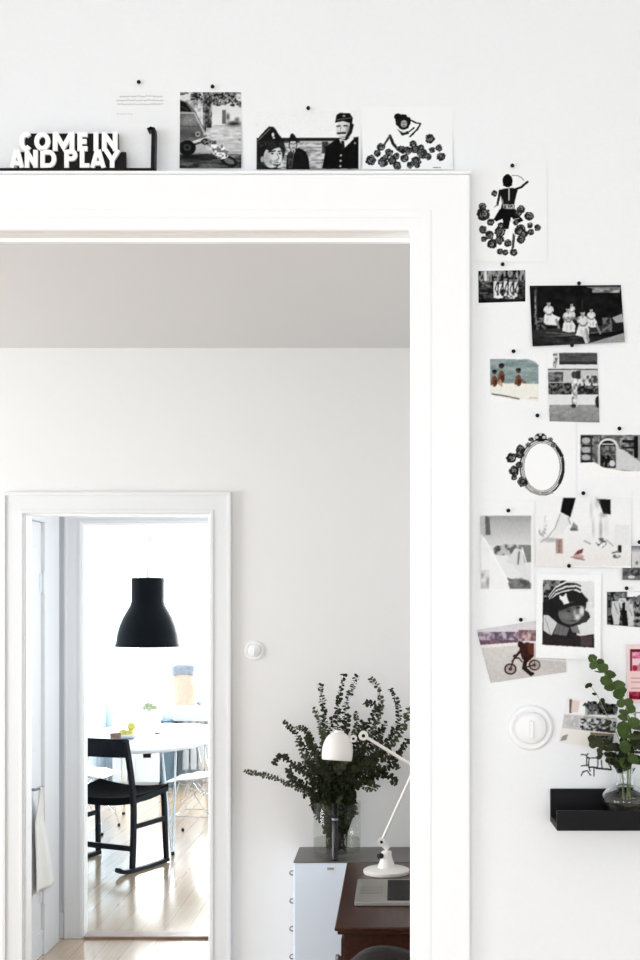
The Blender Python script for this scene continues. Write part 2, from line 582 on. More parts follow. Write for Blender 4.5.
# ------------------------------------------------------------------ pictures on the wall
class Pic:
    """small raster painted in code; its pixels become the colours of a print's own mesh"""
    SS = 3.2

    def __init__(s, x0, y0, x1, y1, bg=245):
        s.x0, s.y0, s.x1, s.y1 = x0, y0, x1, y1
        s.w, s.h = int((x1 - x0) * s.SS) + 1, int((y1 - y0) * s.SS) + 1
        s.X, s.Y = np.meshgrid(x0 + (np.arange(s.w) + .5) / s.SS, y0 + (np.arange(s.h) + .5) / s.SS)
        s.a = np.zeros((s.h, s.w, 3))
        s.a[:] = s.c(bg)
        s.rng = np.random.RandomState(int(x0 * 7 + y0) % 9999)

    def c(s, c):
        return np.array((c, c, c) if isinstance(c, (int, float)) else c, float)

    def put(s, m, c, al=1.0):
        s.a[m] = s.a[m] * (1 - al) + s.c(c) * al
        return s

    def rect(s, x0, y0, x1, y1, c, al=1):
        return s.put((s.X >= x0) & (s.X < x1) & (s.Y >= y0) & (s.Y < y1), c, al)

    def ell(s, cx, cy, rx, ry, c, rot=0, al=1):
        co, si = math.cos(math.radians(rot)), math.sin(math.radians(rot))
        dx, dy = s.X - cx, s.Y - cy
        return s.put(((dx * co + dy * si) / rx) ** 2 + ((-dx * si + dy * co) / ry) ** 2 < 1, c, al)

    def poly(s, pts, c, al=1):
        m = np.zeros(s.X.shape, bool)
        n = len(pts)
        for i in range(n):
            (xa, ya), (xb, yb) = pts[i], pts[(i + 1) % n]
            if ya == yb:
                continue
            t = ((ya > s.Y) != (yb > s.Y)) & (s.X < (xb - xa) * (s.Y - ya) / (yb - ya) + xa)
            m ^= t
        return s.put(m, c, al)

    def line(s, pts, w, c, al=1):
        m = np.zeros(s.X.shape, bool)
        for (xa, ya), (xb, yb) in zip(pts[:-1], pts[1:]):
            dx, dy = xb - xa, yb - ya
            L = dx * dx + dy * dy or 1e-9
            t = np.clip(((s.X - xa) * dx + (s.Y - ya) * dy) / L, 0, 1)
            m |= (s.X - xa - t * dx) ** 2 + (s.Y - ya - t * dy) ** 2 < (w / 2) ** 2
        return s.put(m, c, al)

    def grad(s, x0, y0, x1, y1, c0, c1, al=1, hor=False):
        m = (s.X >= x0) & (s.X < x1) & (s.Y >= y0) & (s.Y < y1)
        t = ((s.X[m] - x0) / (x1 - x0) if hor else (s.Y[m] - y0) / (y1 - y0))[:, None]
        s.a[m] = s.a[m] * (1 - al) + (s.c(c0) * (1 - t) + s.c(c1) * t) * al
        return s

    def field(s, sx, sy):
        gh, gw = int((s.y1 - s.y0) / sy) + 3, int((s.x1 - s.x0) / sx) + 3
        g = s.rng.rand(gh, gw)
        u, v = (s.X - s.x0) / sx, (s.Y - s.y0) / sy
        i, j = v.astype(int), u.astype(int)
        fu, fv = u - j, v - i
        fu, fv = fu * fu * (3 - 2 * fu), fv * fv * (3 - 2 * fv)
        return (g[i, j] * (1 - fu) + g[i, j + 1] * fu) * (1 - fv) + (g[i + 1, j] * (1 - fu) + g[i + 1, j + 1] * fu) * fv

    def noise(s, x0, y0, x1, y1, lo, hi, sx=3, sy=3, contrast=1.0, al=1):
        m = (s.X >= x0) & (s.X < x1) & (s.Y >= y0) & (s.Y < y1)
        f = .65 * s.field(sx, sy) + .35 * s.field(sx / 2, sy / 2)
        f = np.clip((f - .5) * contrast * 1.6 + .5, 0, 1)[m][:, None]
        s.a[m] = s.a[m] * (1 - al) + (s.c(lo) * (1 - f) + s.c(hi) * f) * al
        return s

    def blob(s, cx, cy, rx, ry, lo, hi, g=2.0, contrast=1.5, ragged=.35, rot=0):
        co, si = math.cos(math.radians(rot)), math.sin(math.radians(rot))
        dx, dy = s.X - cx, s.Y - cy
        d = ((dx * co + dy * si) / rx) ** 2 + ((-dx * si + dy * co) / ry) ** 2
        m = d < 1 + ragged * (s.field(g, g) - .5) * 2
        f = np.clip((s.field(g, g) - .5) * contrast * 1.6 + .5, 0, 1)[m][:, None]
        s.a[m] = s.c(lo) * (1 - f) + s.c(hi) * f
        return s

    def rose(s, cx, cy, r, dark=22):
        s.blob(cx, cy, r, r, dark, dark + 25, 1.5, 1, .3)
        for k in range(max(3, int(r * 1.6))):
            a = s.rng.rand() * 6.28
            rr = r * (.25 + .55 * s.rng.rand())
            th = [a + t * .35 for t in range(4)]
            s.line([(cx + rr * math.cos(t), cy + rr * math.sin(t)) for t in th], .5, 150 + 70 * s.rng.rand(), .75)
        return s.ell(cx, cy, r * .22, r * .22, 130, al=.6)

    def blur(s, k=1):
        for _ in range(k):
            p = np.pad(s.a, ((1, 1), (1, 1), (0, 0)), 'edge')
            s.a = (p[:-2, 1:-1] + p[2:, 1:-1] + p[1:-1, :-2] + p[1:-1, 2:] + 2 * p[1:-1, 1:-1]) / 6
        return s

    def glow(s, cx, cy, rx, ry, c, al=1.0, rot=0):
        co, si = math.cos(math.radians(rot)), math.sin(math.radians(rot))
        dx, dy = s.X - cx, s.Y - cy
        g = np.exp(-1.2 * (((dx * co + dy * si) / rx) ** 2 + ((-dx * si + dy * co) / ry) ** 2) ** 1.5)[..., None] * al
        s.a = s.a * (1 - g) + s.c(c) * g
        return s

    def fin(s, k=4, grain=.16):
        f = .5 * s.field(1.6, 1.6) + .5 * s.field(.8, .8)
        mid = 1 - np.abs(s.a.mean(-1, keepdims=True) / 127.5 - 1)
        s.a = np.clip(s.a + (f[..., None] - .5) * 255 * grain * mid ** .6, 0, 255)
        return s.blur(k)

    def sample(s, x, y):
        i = np.clip(((y - s.y0) * s.SS).astype(int), 0, s.h - 1)
        j = np.clip(((x - s.x0) * s.SS).astype(int), 0, s.w - 1)
        return s.a[i, j]


def card(name, pic, quad, label, cat='photograph', off=.0003, lift=0.0, group=None, res=1.7, liftc=None):
    """paper print: a fine grid over the quad (TL,TR,BR,BL in px of the near wall), coloured from pic"""
    TL, TR, BR, BL = [np.array(q, float) for q in quad]
    nx = max(3, int(np.linalg.norm(TR - TL) * res))
    ny = max(3, int(np.linalg.norm(BL - TL) * res))
    u, v = np.meshgrid(np.linspace(0, 1, nx + 1), np.linspace(0, 1, ny + 1))
    px = (TL[0] * (1 - u) + TR[0] * u) * (1 - v) + (BL[0] * (1 - u) + BR[0] * u) * v
    py = (TL[1] * (1 - u) + TR[1] * u) * (1 - v) + (BL[1] * (1 - u) + BR[1] * u) * v
    d = Y1
    yy = Y1 - off - lift * v ** 2
    if liftc:
        yy = yy - liftc * ((2 * u - 1) ** 2) * v ** 2
    co = np.stack([(px - CX) * d / F, yy, H - (py - HY) * d / F], -1).reshape(-1, 3)
    c0 = co.mean(0)
    c0[1] = Y1
    co = co - c0
    idx = np.arange((nx + 1) * (ny + 1)).reshape(ny + 1, nx + 1)
    faces = np.stack([idx[1:, :-1], idx[1:, 1:], idx[:-1, 1:], idx[:-1, :-1]], -1).reshape(-1, 4)
    me = bpy.data.meshes.new(name)
    me.from_pydata(co.tolist(), [], faces.tolist())
    rgb = pic.sample(px, py).reshape(-1, 3) / 255
    rgb = np.where(rgb <= .04045, rgb / 12.92, ((rgb + .055) / 1.055) ** 2.4) * np.array([.935, .95, .965])
    at = me.color_attributes.new('Col', 'FLOAT_COLOR', 'POINT')
    at.data.foreach_set('color', np.concatenate([rgb, np.ones((len(rgb), 1))], 1).astype(np.float32).ravel())
    me.materials.append(M['photo'])
    o = bpy.data.objects.new(name, me)
    COL.objects.link(o)
    o.location = c0
    s = o.modifiers.new('paper', 'SOLIDIFY')
    s.thickness = .0004
    s.offset = -1
    tag(o, label, cat, group)
    return o


def R4(x0, y0, x1, y1):
    return [(x0, y0), (x1, y0), (x1, y1), (x0, y1)]


WP = 246   # white photographic paper


def person_white(p, x, y, h, seated=True, face=150):
    r = p.rng.uniform(-.05, .05) * h
    # skirt and lap, torso, sleeves, then head and hair
    p.poly([(x - h * .13, y + h * .5), (x + h * .12, y + h * .48), (x + h * .26 + r, y + h * .72), (x + h * .24 + r, y + h * .98), (x + h * .02, y + h), (x - h * .24 + r, y + h * .94), (x - h * .2, y + h * .7)], 226)
    p.poly([(x - h * .06, y + h * .2), (x + h * .06, y + h * .2), (x + h * .16, y + h * .27), (x + h * .12, y + h * .56), (x - h * .12, y + h * .56), (x - h * .16, y + h * .27)], 218)
    p.poly([(x - h * .05, y + h * .2), (x + h * .05, y + h * .2), (x, y + h * .32)], 120)
    p.ell(x - h * .15, y + h * .36, h * .055, h * .12, 215, 15).ell(x + h * .15, y + h * .36, h * .055, h * .12, 205, -15)
    p.line([(x - h * .17, y + h * .46), (x - h * .05, y + h * .58), (x + h * .06, y + h * .57)], h * .05, 120)
    p.line([(x + h * .17, y + h * .46), (x + h * .07, y + h * .58)], h * .05, 110)
    p.glow(x + h * .1, y + h * .8, h * .05, h * .14, 165, .8).glow(x - h * .06, y + h * .82, h * .04, h * .12, 185, .8).glow(x, y + h * .6, h * .14, h * .02, 120, .8)
    p.ell(x, y + h * .1, h * .085, h * .11, face).glow(x + h * .03, y + h * .11, h * .03, h * .05, face + 60)
    p.ell(x, y + h * .03, h * .09, h * .06, 22)


# --- text card
p = Pic(110, 90, 169, 125, 242)
for i, (yy, a, b) in enumerate(((96.5, 120, 163), (100.5, 117, 164), (104.3, 118, 163), (114, 117, 132))):
    x = a
    while x < b:
        wd = p.rng.uniform(1.5, 4)
        p.line([(x, yy + p.rng.uniform(-.4, .4)), (min(x + wd, b), yy + p.rng.uniform(-.4, .4))], 1.0 if i < 3 else .8, 190 if i < 3 else 200)
        x += wd + 1
p.blur(1)
card('text_card', p, R4(111, 91, 168, 124), 'small white card with faint typed lines, above the COME IN AND PLAY sign', 'card')

# --- car photo
p = Pic(178, 90, 243, 172, 200)
p.grad(178, 90, 243, 130, 215, 235).grad(178, 126, 243, 172, 205, 150)
for k in range(16):
    p.blob(p.rng.uniform(182, 243), p.rng.uniform(90, 98 + 6 * p.rng.rand()), p.rng.uniform(3, 8), p.rng.uniform(2, 4.5), 25, 150, 1.6, 2.2, .9)
for k in range(14):
    p.blob(p.rng.uniform(210, 243), p.rng.uniform(98, 106), p.rng.uniform(2, 4), p.rng.uniform(1, 2), 40, 130, 1.4, 1.5, .9)
p.noise(184, 100, 204, 128, 120, 225, 3, 4, 1.4, al=.6)
p.poly([(203, 90), (211, 90), (210, 112), (212, 132), (204, 134), (205, 112)], 60).noise(203, 92, 212, 133, 25, 150, 1.6, 3, 2, al=.75)
p.rect(222, 110, 226, 124, 105).glow(234, 124, 8, 3, 45).glow(228, 117, 2, 4, 90).glow(237, 120, 2.5, 3, 110).line([(214, 126), (243, 126)], .8, 150)
p.noise(206, 128, 243, 152, 175, 225, 6, 2)
p.poly([(178, 99), (187, 102), (195, 111), (205, 131), (207, 138), (200, 143), (178, 149)], 100)
p.poly([(178, 100), (186, 103), (192, 112), (178, 111)], 18).line([(178, 105), (188, 110)], .8, 70)
p.glow(190, 121, 10, 6, 135).glow(184, 134, 10, 5, 75).glow(197, 135, 6, 3, 60)
p.line([(178, 113), (194, 113), (205, 134)], 1.3, 195).line([(180, 126), (200, 127)], .7, 65)
p.line([(178, 147.5), (190, 144), (209, 137.5)], 2.4, 215).line([(178, 150), (192, 146.5), (204, 142)], 1.4, 40)
p.ell(198, 134.5, 2.6, 2.6, 175).ell(198, 134.5, 1.5, 1.5, 60).ell(205, 134, 1.6, 2, 190)
p.poly([(178, 156), (215, 154), (243, 160), (243, 172), (178, 172)], 60).noise(178, 155, 243, 172, 30, 110, 9, 1.8, 1.5, al=.7)
p.glow(195, 158, 20, 4, 18, .8)
p.ell(187.5, 148.5, 8.6, 7.6, 18).ell(187.5, 148, 4, 3.4, 60).ell(187.5, 148, 2, 1.8, 25)
p.line([(203, 143), (216, 148), (226, 156), (232, 164)], 3, 150).blob(219, 151, 9, 6, 110, 245, 2, 2.2, .6, 35)
p.blob(206, 142, 5, 3.4, 20, 130, 1.5, 2).blob(214, 143, 3, 2, 60, 170, 1.5, 2)
p.ell(229, 162, 9.2, 5.2, 22, 24).ell(229.5, 162, 5.4, 2.6, 105, 24).blob(223, 157, 5, 3, 90, 245, 1.8, 2.2).blob(240, 140, 3, 1.4, 120, 200, 2)
p.fin(3, .2)
card('car_photograph', p, R4(180, 92.3, 241.5, 169), 'black and white photo of a parked car under a tree, standing on the door casing', lift=.004)

# --- soldiers
p = Pic(254, 108, 362, 172, 242)
p.grad(254, 140, 362, 172, 195, 150).noise(254, 143, 362, 172, 120, 215, 5, 1.6, 1.5)
p.rect(254, 138, 362, 141.5, 30).rect(256, 141, 300, 143, 60)
p.noise(322, 142, 328, 154, 30, 90, 1.5, 2)
# left soldier
p.poly([(256, 170), (256, 143), (262, 139), (284, 142), (286, 150), (283, 162), (276, 170)], 38)
p.poly([(256, 142), (261, 135), (269, 126.5), (274, 127), (280, 136), (285, 142), (270, 141)], 22)
p.line([(258, 141), (266, 133), (270, 129)], .8, 120)
p.ell(273, 135, 1.3, 2.2, 230).ell(274, 138, 1, 1, 230)
p.ell(273, 157, 9, 12, 214, 12).glow(267, 159, 3.5, 8, 150, .7).glow(281, 163, 3, 6, 235, .8)
p.poly([(257, 143), (283, 142), (284.5, 150), (280, 147.5), (275, 149), (270, 152), (266, 149.5), (263, 158), (260, 164), (256, 162)], 26)
p.noise(258, 143, 284, 148, 14, 60, 1.5, 1.5, 1.5, al=.7)
p.line([(269, 152.5), (275, 151.5)], 1.6, 35).line([(278.5, 152), (282, 151.5)], 1.4, 40)
p.ell(272.5, 154.2, 1.6, .9, 50).ell(280, 154, 1.3, .8, 50)
p.line([(277, 154), (279.5, 159), (277, 160.5)], .9, 110).glow(276, 161.5, 3, 1, 120, .7)
p.ell(277, 165, 3.8, 1.9, 45).line([(274.3, 164.3), (279.8, 164.3)], 1, 245)
p.glow(271, 163, 1.6, 3, 110, .8).ell(262.5, 160, 1.8, 3, 165)
p.poly([(256, 166), (262, 165), (270, 169), (280, 169.5), (284, 172), (256, 172)], 35)
# middle soldier
p.poly([(286, 171), (287, 156), (291, 151), (299, 148), (306, 152), (309, 160), (310, 171)], 20)
p.ell(293, 145, 4.2, 6.2, 40).ell(293.2, 145.6, 3.3, 5.2, 200)
p.poly([(288.6, 141.4), (290.8, 134.5), (292.5, 133.2), (294.5, 135), (298, 140), (297.6, 142)], 20)
p.line([(291, 144), (292.4, 144)], 1, 50).line([(294.2, 144), (295.6, 144)], 1, 50).line([(293.4, 144.5), (293.6, 146.8)], .6, 120).line([(292, 148.4), (295, 148.4)], .8, 70)
p.poly([(291, 151), (296, 150.5), (294, 155)], 200).line([(293.7, 151), (293.4, 156)], 1, 30)
p.line([(294, 152), (292, 168)], .8, 90).noise(288, 153, 292, 170, 20, 80, 1.5, 2)
# right soldier
p.poly([(322, 170), (324, 160), (326, 147), (333, 142), (340, 139), (350, 138), (358, 137), (362, 136), (362, 170)], 14)
p.ell(343.5, 130, 7, 9.5, 215).glow(348.5, 131, 2.6, 7, 120, .8).glow(340.5, 129.5, 1.8, 2, 240, .8).glow(343, 137.5, 3, 1.4, 150, .7)
p.poly([(335, 123), (336.5, 115), (340, 113), (350, 113.5), (353, 118), (352, 124), (343, 121)], 18)
p.line([(337, 120), (351, 118)], .7, 120).ell(344, 116, 1.4, 1.2, 130)
p.poly([(350, 121), (354, 125), (352, 133), (346, 141), (345, 138), (349, 131)], 25)
p.line([(337, 126.5), (340, 126)], 1.4, 50).line([(344, 126), (347, 126)], 1.4, 60)
p.line([(341, 127), (340.3, 131)], .8, 120)
p.line([(338, 133.5), (345, 133)], 2.2, 45).line([(339.5, 135.6), (343.5, 135.6)], .9, 235)
p.poly([(339, 139), (346, 141), (352, 136), (354, 139), (345, 148), (341, 144)], 235)
p.poly([(341, 141), (344, 141), (345, 150), (342, 150)], 30)
for yy in (156, 161.5, 167):
    p.ell(341 - (yy - 156) * .05, yy, 1.1, 1.1, 190)
p.ell(355, 143.5, 1, 1, 150)
p.rect(254, 108, 256.7, 172, 242).rect(358.6, 108, 362, 172, 242)
p.fin(3)
card('soldiers_photograph', p, R4(255.5, 111, 360.5, 170.2), 'black and white photo of three smiling men in uniform caps, standing on the casing', lift=.004)

# --- flowers postcard
p = Pic(360, 104, 458, 173, 246)
p.blob(403, 122, 7.5, 7.5, 12, 30, 2, 1, .25).ell(398, 117, 4, 3.5, 15)
p.ell(404, 124, 3.2, 3.6, 170).line([(402, 123), (406, 123)], .8, 20).ell(404, 126, 1.3, .6, 30)
p.line([(410, 120), (416, 123), (420, 123.5)], 1.6, 25)
p.line([(420.5, 124), (417, 130), (410, 137)], 1.8, 30).line([(409, 132), (414, 128)], 1.5, 50)
p.poly([(397, 129), (403, 133), (408, 131), (409, 134), (402, 136)], 40)
p.ell(404, 131.5, 2.4, 1.3, 225)
p.line([(390, 136), (393, 144), (398, 150), (403, 153)], 3, 35).line([(390, 136), (385, 144), (383, 149)], 2.2, 70)
p.blob(401, 149, 5, 3, 20, 90, 1.5, 2)
for x, y, r in ((371, 161, 5.3), (377.5, 154, 3.6), (381, 147.5, 4), (383, 163, 5), (389, 153.5, 4), (392, 161.5, 4.2), (396, 157, 3.6), (397, 166.5, 4.2), (404.5, 159, 4), (408, 151, 4),
                (415, 149.5, 4.2), (416, 162, 5), (422, 154, 5.2), (413, 144.5, 3.6), (421, 148, 3), (428, 157, 3.6), (430, 139, 4.8), (432, 150.5, 3), (439, 148.5, 3.6), (441, 157.5, 4.3), (410, 166, 3.4), (386, 158, 3), (417, 166, 3)):
    p.rose(x, y, r, 28)
for k in range(6):
    p.line([(433 + k * 1.3, 168.6 - (k % 2) * .6), (434 + k * 1.3, 169)], .7, 110)
p.blur(1)
card('rose_postcard', p, R4(362.5, 107, 452.5, 170.5), 'white postcard of a dark-haired girl above a bed of black roses, standing on the casing', 'postcard', lift=.004)

# --- archer postcard
p = Pic(472, 160, 550, 266, 244)
p.ell(507.5, 181, 5, 6.6, 8).rect(503, 179, 512, 186, 8)
p.line([(512, 175.5), (517, 175.6), (521, 177.5), (523.5, 180.2)], .7, 90)
p.line([(527.5, 182), (521, 187.5), (514, 190)], 2.3, 22)
p.poly([(503, 189), (512, 188), (518, 189), (516, 196), (514.5, 204), (515, 209), (500.5, 209), (502, 203), (500.5, 195), (499, 191)], 20)
p.line([(509, 188), (509, 200)], 1.8, 180).line([(502.5, 200), (503.5, 208)], .8, 160)
p.line([(500, 191), (498.6, 199), (497.4, 205)], 2.4, 28).line([(497.4, 205), (494.5, 207)], 1, 150)
p.noise(504, 204.5, 514.5, 209.5, 70, 210, 1.2, 1.2, 2)
p.poly([(500, 209), (515, 209), (518, 214), (523.5, 221), (517, 223.5), (511, 217), (508.5, 229), (504, 229.5), (502.5, 219), (496, 222), (493.5, 219.5)], 12)
p.poly([(510.5, 218), (513.5, 220), (512.5, 232), (510.5, 240), (508.5, 240)], 248)
p.poly([(512.8, 233), (515.4, 236), (514, 248), (511.3, 250)], 60)
for x, y, r in ((494.3, 193.6, 3.1), (483.5, 214.5, 6.5), (482.5, 207, 4), (490.7, 222.5, 3.6), (483, 230, 3.9), (489.5, 235.3, 4.4), (483.6, 239.3, 2.8), (492, 244, 4.8), (500, 232, 5.4), (501, 226, 3.6), (499.6, 240, 4.4),
                (507.8, 243.5, 3.6), (500, 251.5, 3), (505.4, 252.6, 2.8), (513.6, 252.4, 3.6), (521, 209.5, 4), (518, 213.5, 3.4), (529, 216.5, 4.5), (520.5, 229.5, 5), (522.5, 234, 4.6), (518.5, 231.5, 4), (529.8, 225.5, 2.9), (530.5, 232.3, 3.2), (537.8, 228, 3.4), (521, 239.5, 4.2), (515.5, 223, 2.6)):
    p.rose(x, y, r, 24)
p.line([(511, 222), (514, 219.5), (519, 218.5)], .7, 190)
p.blur(1)
card('archer_postcard', p, R4(475, 163.5, 547, 262), 'white postcard of a black archer figure standing among black roses', 'postcard', off=.0010)

# --- small group photo
p = Pic(476, 268, 528, 306, 30)
p.noise(476, 268, 528, 282, 10, 150, 1.8, 5, 2.2)
p.rect(484, 271, 487, 281, 225).rect(490, 271, 491.5, 281, 150).rect(504, 271, 505.5, 278, 160).rect(516, 273, 518, 282, 170)
p.noise(476, 282, 528, 306, 12, 70, 3, 2, 1.5)
p.noise(482, 281, 490, 287, 40, 150, 3, 1.4, 2)
for i, (x, y, h) in enumerate(((495.5, 279, 17), (500.5, 282, 16), (505.5, 279, 17), (510.5, 280, 18), (516, 280, 17))):
    p.ell(x, y, 1.7, 2.1, 125).ell(x, y - 1.6, 1.7, 1, 20)
    p.poly([(x - 1.6, y + 2), (x + 1.4, y + 2), (x + 2.2, y + h * .5), (x + 1.2, y + h), (x - 1.6, y + h), (x - 2, y + h * .5)], 222)
    p.line([(x + 1.4, y + 4), (x - .4, y + 10), (x + 1.6, y + 14)], .9, 40)
    p.line([(x - 2.6, y + 4), (x - 2.4, y + 14)], .9, 30)
p.ell(498.5, 297, 5, 1.5, 235).blob(510, 297.5, 5, 2.6, 70, 240, 1.3, 2).blob(503, 292, 2.5, 3, 15, 80, 1.2, 2).blob(514.5, 291, 2, 3, 20, 120, 1.2, 2)
p.noise(476, 299, 528, 306, 8, 35, 4, 2)
p.line([(480, 293), (488, 293)], 1, 90)
p.fin(3)
card('group_photograph', p, [(478.3, 271), (525.3, 270.2), (525.3, 301.5), (478.5, 303)], 'tiny dark black and white photo of a crowd in white clothes, below the archer postcard')

# --- family on a step
p = Pic(526, 282, 628, 350, 14)
p.noise(526, 284, 628, 332, 8, 26, 6, 4)
p.noise(534.5, 290, 537, 325, 60, 170, 2, 2, 2)
p.line([(530, 287), (536, 287), (537, 330)], 1.2, 55)
p.poly([(585, 287), (621, 287), (620, 292), (600, 291)], 110).noise(592, 289, 619, 293, 90, 190, 5, 1.5, 1.5)
p.rect(581, 300, 583, 312, 40)
p.poly([(532, 330), (606, 326), (610, 332), (532, 341)], 45)
p.line([(534, 339), (606, 332), (618, 330)], 1.6, 85).line([(546, 333), (572, 335)], 1.2, 90)
p.noise(532, 337, 628, 350, 20, 60, 8, 2)
p.poly([(588, 344), (625, 333), (628, 350), (580, 350)], 150)
p.noise(536, 318, 546, 330, 25, 110, 2, 2, 2).noise(602, 318, 614, 332, 25, 110, 2, 2, 2)
p.poly([(612, 318), (622, 314), (624, 322), (616, 324)], 165).poly([(612, 324), (625, 322), (624, 330), (612, 332)], 25)
for x, y, h in ((548.5, 301, 24), (571.5, 303, 16), (568, 307, 26), (591, 308, 20), (582.5, 310.5, 27)):
    person_white(p, x, y, h)
p.poly([(553, 315), (560, 318), (556, 326), (545, 325)], 228)
p.line([(556, 320), (558.5, 328)], 2.2, 140)
p.line([(596, 325), (600, 334)], 2, 130).line([(582, 332), (586, 343)], 3, 205).line([(586, 330), (588, 342)], 2.4, 150)
p.noise(563, 317, 579, 321, 60, 190, 2, 1.2, 2, al=.6)
p.fin(3)
card('family_photograph', p, [(529.5, 286), (620.7, 285.3), (624.3, 342.5), (532.3, 347)], 'large dark black and white photo of five people in white seated on a step', off=.0016, lift=.003)

# --- beach
p = Pic(486, 355, 543, 408, 244)
p.poly([(490, 359), (528, 359), (538.5, 365), (538.5, 386), (490, 384)], (134, 152, 152))
p.noise(491, 360, 537, 384, (116, 134, 134), (158, 170, 167), 12, 2.2, 1.4, al=.8)
p.poly([(486, 355), (543, 355), (543, 366), (530, 359.5), (486, 358.6)], 244)
p.poly([(490, 383), (538.5, 384), (539, 402), (490, 394)], (236, 234, 224))
p.line([(492, 394), (505, 396), (519, 399)], 1.5, (110, 104, 96)).line([(530, 398), (537, 398)], 1.6, (205, 198, 186))
for x, y, s_ in ((501.5, 372, 1), (494.5, 377, .85), (518.5, 376, .9)):
    p.ell(x, y + 5 * s_, 3.4 * s_, 6.5 * s_, (104, 66, 52))
    p.ell(x, y - 5.5 * s_, 2.6 * s_, 2.4 * s_, (84, 56, 48)).ell(x, y - 7 * s_, 3 * s_, 1.8 * s_, (28, 28, 40))
    p.line([(x - 2, y + 1), (x - 3.4, y + 9 * s_)], 1.6, (120, 80, 62)).ell(x + 1, y + 6 * s_, 1.8, 3 * s_, (70, 42, 36))
p.line([(520, 378), (525, 383)], 1.8, (126, 84, 66)).line([(519, 372), (517, 370)], 1, (40, 90, 70))
p.line([(498, 383), (502, 386), (500, 380)], 1.4, (190, 150, 120))
p.rect(486, 355, 490.2, 408, 244)
p.fin(3)
card('beach_photograph', p, [(487.5, 356.8), (540.2, 357), (540.6, 406), (487.8, 403.5)], 'colour photo of two figures wading in grey-green sea at a pale beach')

# --- house
p = Pic(544, 349, 603, 425, 200)
p.rect(544, 349, 603, 373, 236).rect(559, 353, 597, 363.5, 72).rect(559, 362, 597, 364.5, 40).noise(559, 353, 597, 361, 62, 90, 5, 2)
p.noise(553, 353, 557.5, 368, 90, 220, 2, 2, 2).rect(544, 349, 553, 369, 244)
p.rect(546, 369, 600, 370.4, 70).rect(556, 364.5, 597, 369, 225)
p.rect(546, 370.5, 600, 395, 195)
p.noise(546, 372, 563, 382, 60, 130, 4, 3, 1.8).noise(546, 383, 600, 394.5, 22, 110, 2.4, 2.4, 1.8).noise(575, 376, 600, 386, 60, 215, 2, 4, 2)
p.rect(546, 394.5, 600, 406, 224)
p.grad(546, 405, 600, 423, 165, 120).noise(546, 405, 600, 423, 120, 165, 5, 2, .8, al=.6)
p.rect(571.5, 370, 577, 407, 215).ell(574, 375, 2.8, 3.8, 70).rect(576, 371, 580.5, 379, 50)
p.noise(571.5, 380, 577, 404, 120, 235, 2, 3, 1.4).ell(573.5, 406, 2.6, 2, 40).ell(573, 398, 1.5, 1.4, 130)
p.ell(598, 402, 3, 6, 40)
p.poly([(544, 349), (548.5, 349), (548.5, 369), (547.5, 369), (549.5, 422), (549, 425), (544, 425)], 244)
p.fin(3)
card('house_photograph', p, [(547.5, 351.5), (597.2, 352.7), (599.4, 422.6), (548.6, 421.4)], 'grey photo of a figure standing before a low building, below the seated family photo', off=.0013)

# --- oval frame postcard
p = Pic(495, 415, 580, 502, 244)
cx, cy = 542, 467
for rx, ry, c in ((22.5, 28.5, 70), (21.2, 27, 225), (20.2, 26, 110), (19.4, 25.2, 220), (18.6, 24.4, 130), (17.7, 23.6, 247)):
    p.ell(cx, cy, rx, ry, c)
p.put((((p.X - cx) / 22.8) ** 2 + ((p.Y - cy) / 28.8) ** 2 < 1) & (((p.X - cx) / 21.4) ** 2 + ((p.Y - cy) / 27.2) ** 2 > 1) & (p.X > 545), 25)
p.line([(562.3, 455), (563, 470), (559, 484)], 2, 40).line([(556, 448), (561, 456)], 2, 30)
p.ell(540.5, 437.5, 6, 4.2, 20).ell(536.5, 437.5, 1.7, 1.6, 200).ell(544, 437.5, 1.7, 1.6, 200).ell(540.3, 434.4, 1.6, 1.4, 190)
for x, y in ((531, 439.5), (528, 445), (550, 439.8), (553.5, 445)):
    p.blob(x, y, 2.8, 2.2, 30, 120, 1.2, 2)
for x, y, r in ((520.5, 449.5, 4.6), (519.8, 454.5, 4.2), (511, 458, 5), (519, 465, 3.4), (514, 471, 5), (514, 477.5, 3), (522.5, 482, 5)):
    p.rose(x, y, r, 20)
p.line([(526, 487), (531, 491.5), (540, 494.6), (552, 492.5)], 2.2, (150, 148, 140))
p.blur(1)
card('oval_frame_postcard', p, R4(499, 419, 576, 500.5), 'white postcard showing an ornate oval mirror frame with black roses', 'postcard', off=.0010)

# --- archway (runs past the edge of the picture)
p = Pic(578, 431, 662, 480, 244)
p.noise(580, 435, 660, 471, 70, 170, 5, 3, 1.2)
p.rect(580.5, 435, 601, 444, 60).noise(582, 436, 600, 462, 60, 150, 3, 3)
for yy in (436, 445, 453, 460.5):
    p.rect(581, yy, 593, yy + 1.8, 25)
for yy in (439, 448.5, 456):
    p.ell(586, yy + 1.5, 4.2, 3, 175)
p.rect(590.5, 436, 592, 463, 50)
p.poly([(598, 468), (598, 446), (602, 440), (608, 438), (615, 440), (619, 446), (619, 470)], 190)
p.ell(608, 446, 9.2, 7.6, 225).rect(599.8, 446, 616.3, 468, 225).ell(608, 447, 7.8, 6.4, 30).rect(600.3, 447, 615.8, 468, 42)
p.noise(601, 446, 615.5, 455, 60, 130, 2, 2, 1.5).line([(602, 444), (614, 444)], 1.2, 200)
p.noise(601, 455, 615.5, 467, 12, 100, 2, 3, 2).ell(612.3, 463.5, 3, 3.2, 205)
p.noise(620, 436, 634, 462, 50, 170, 4, 3, 1.5).rect(622, 440, 634, 442.5, 20).rect(622, 447, 634, 448.5, 20).rect(634, 436, 638, 458, 15)
p.rect(638, 436, 662, 470, 150).noise(640, 437, 660, 462, 60, 160, 3, 3, 1.5)
p.poly([(617, 448), (624, 450), (640, 462), (662, 470), (662, 474), (617, 469)], 205)
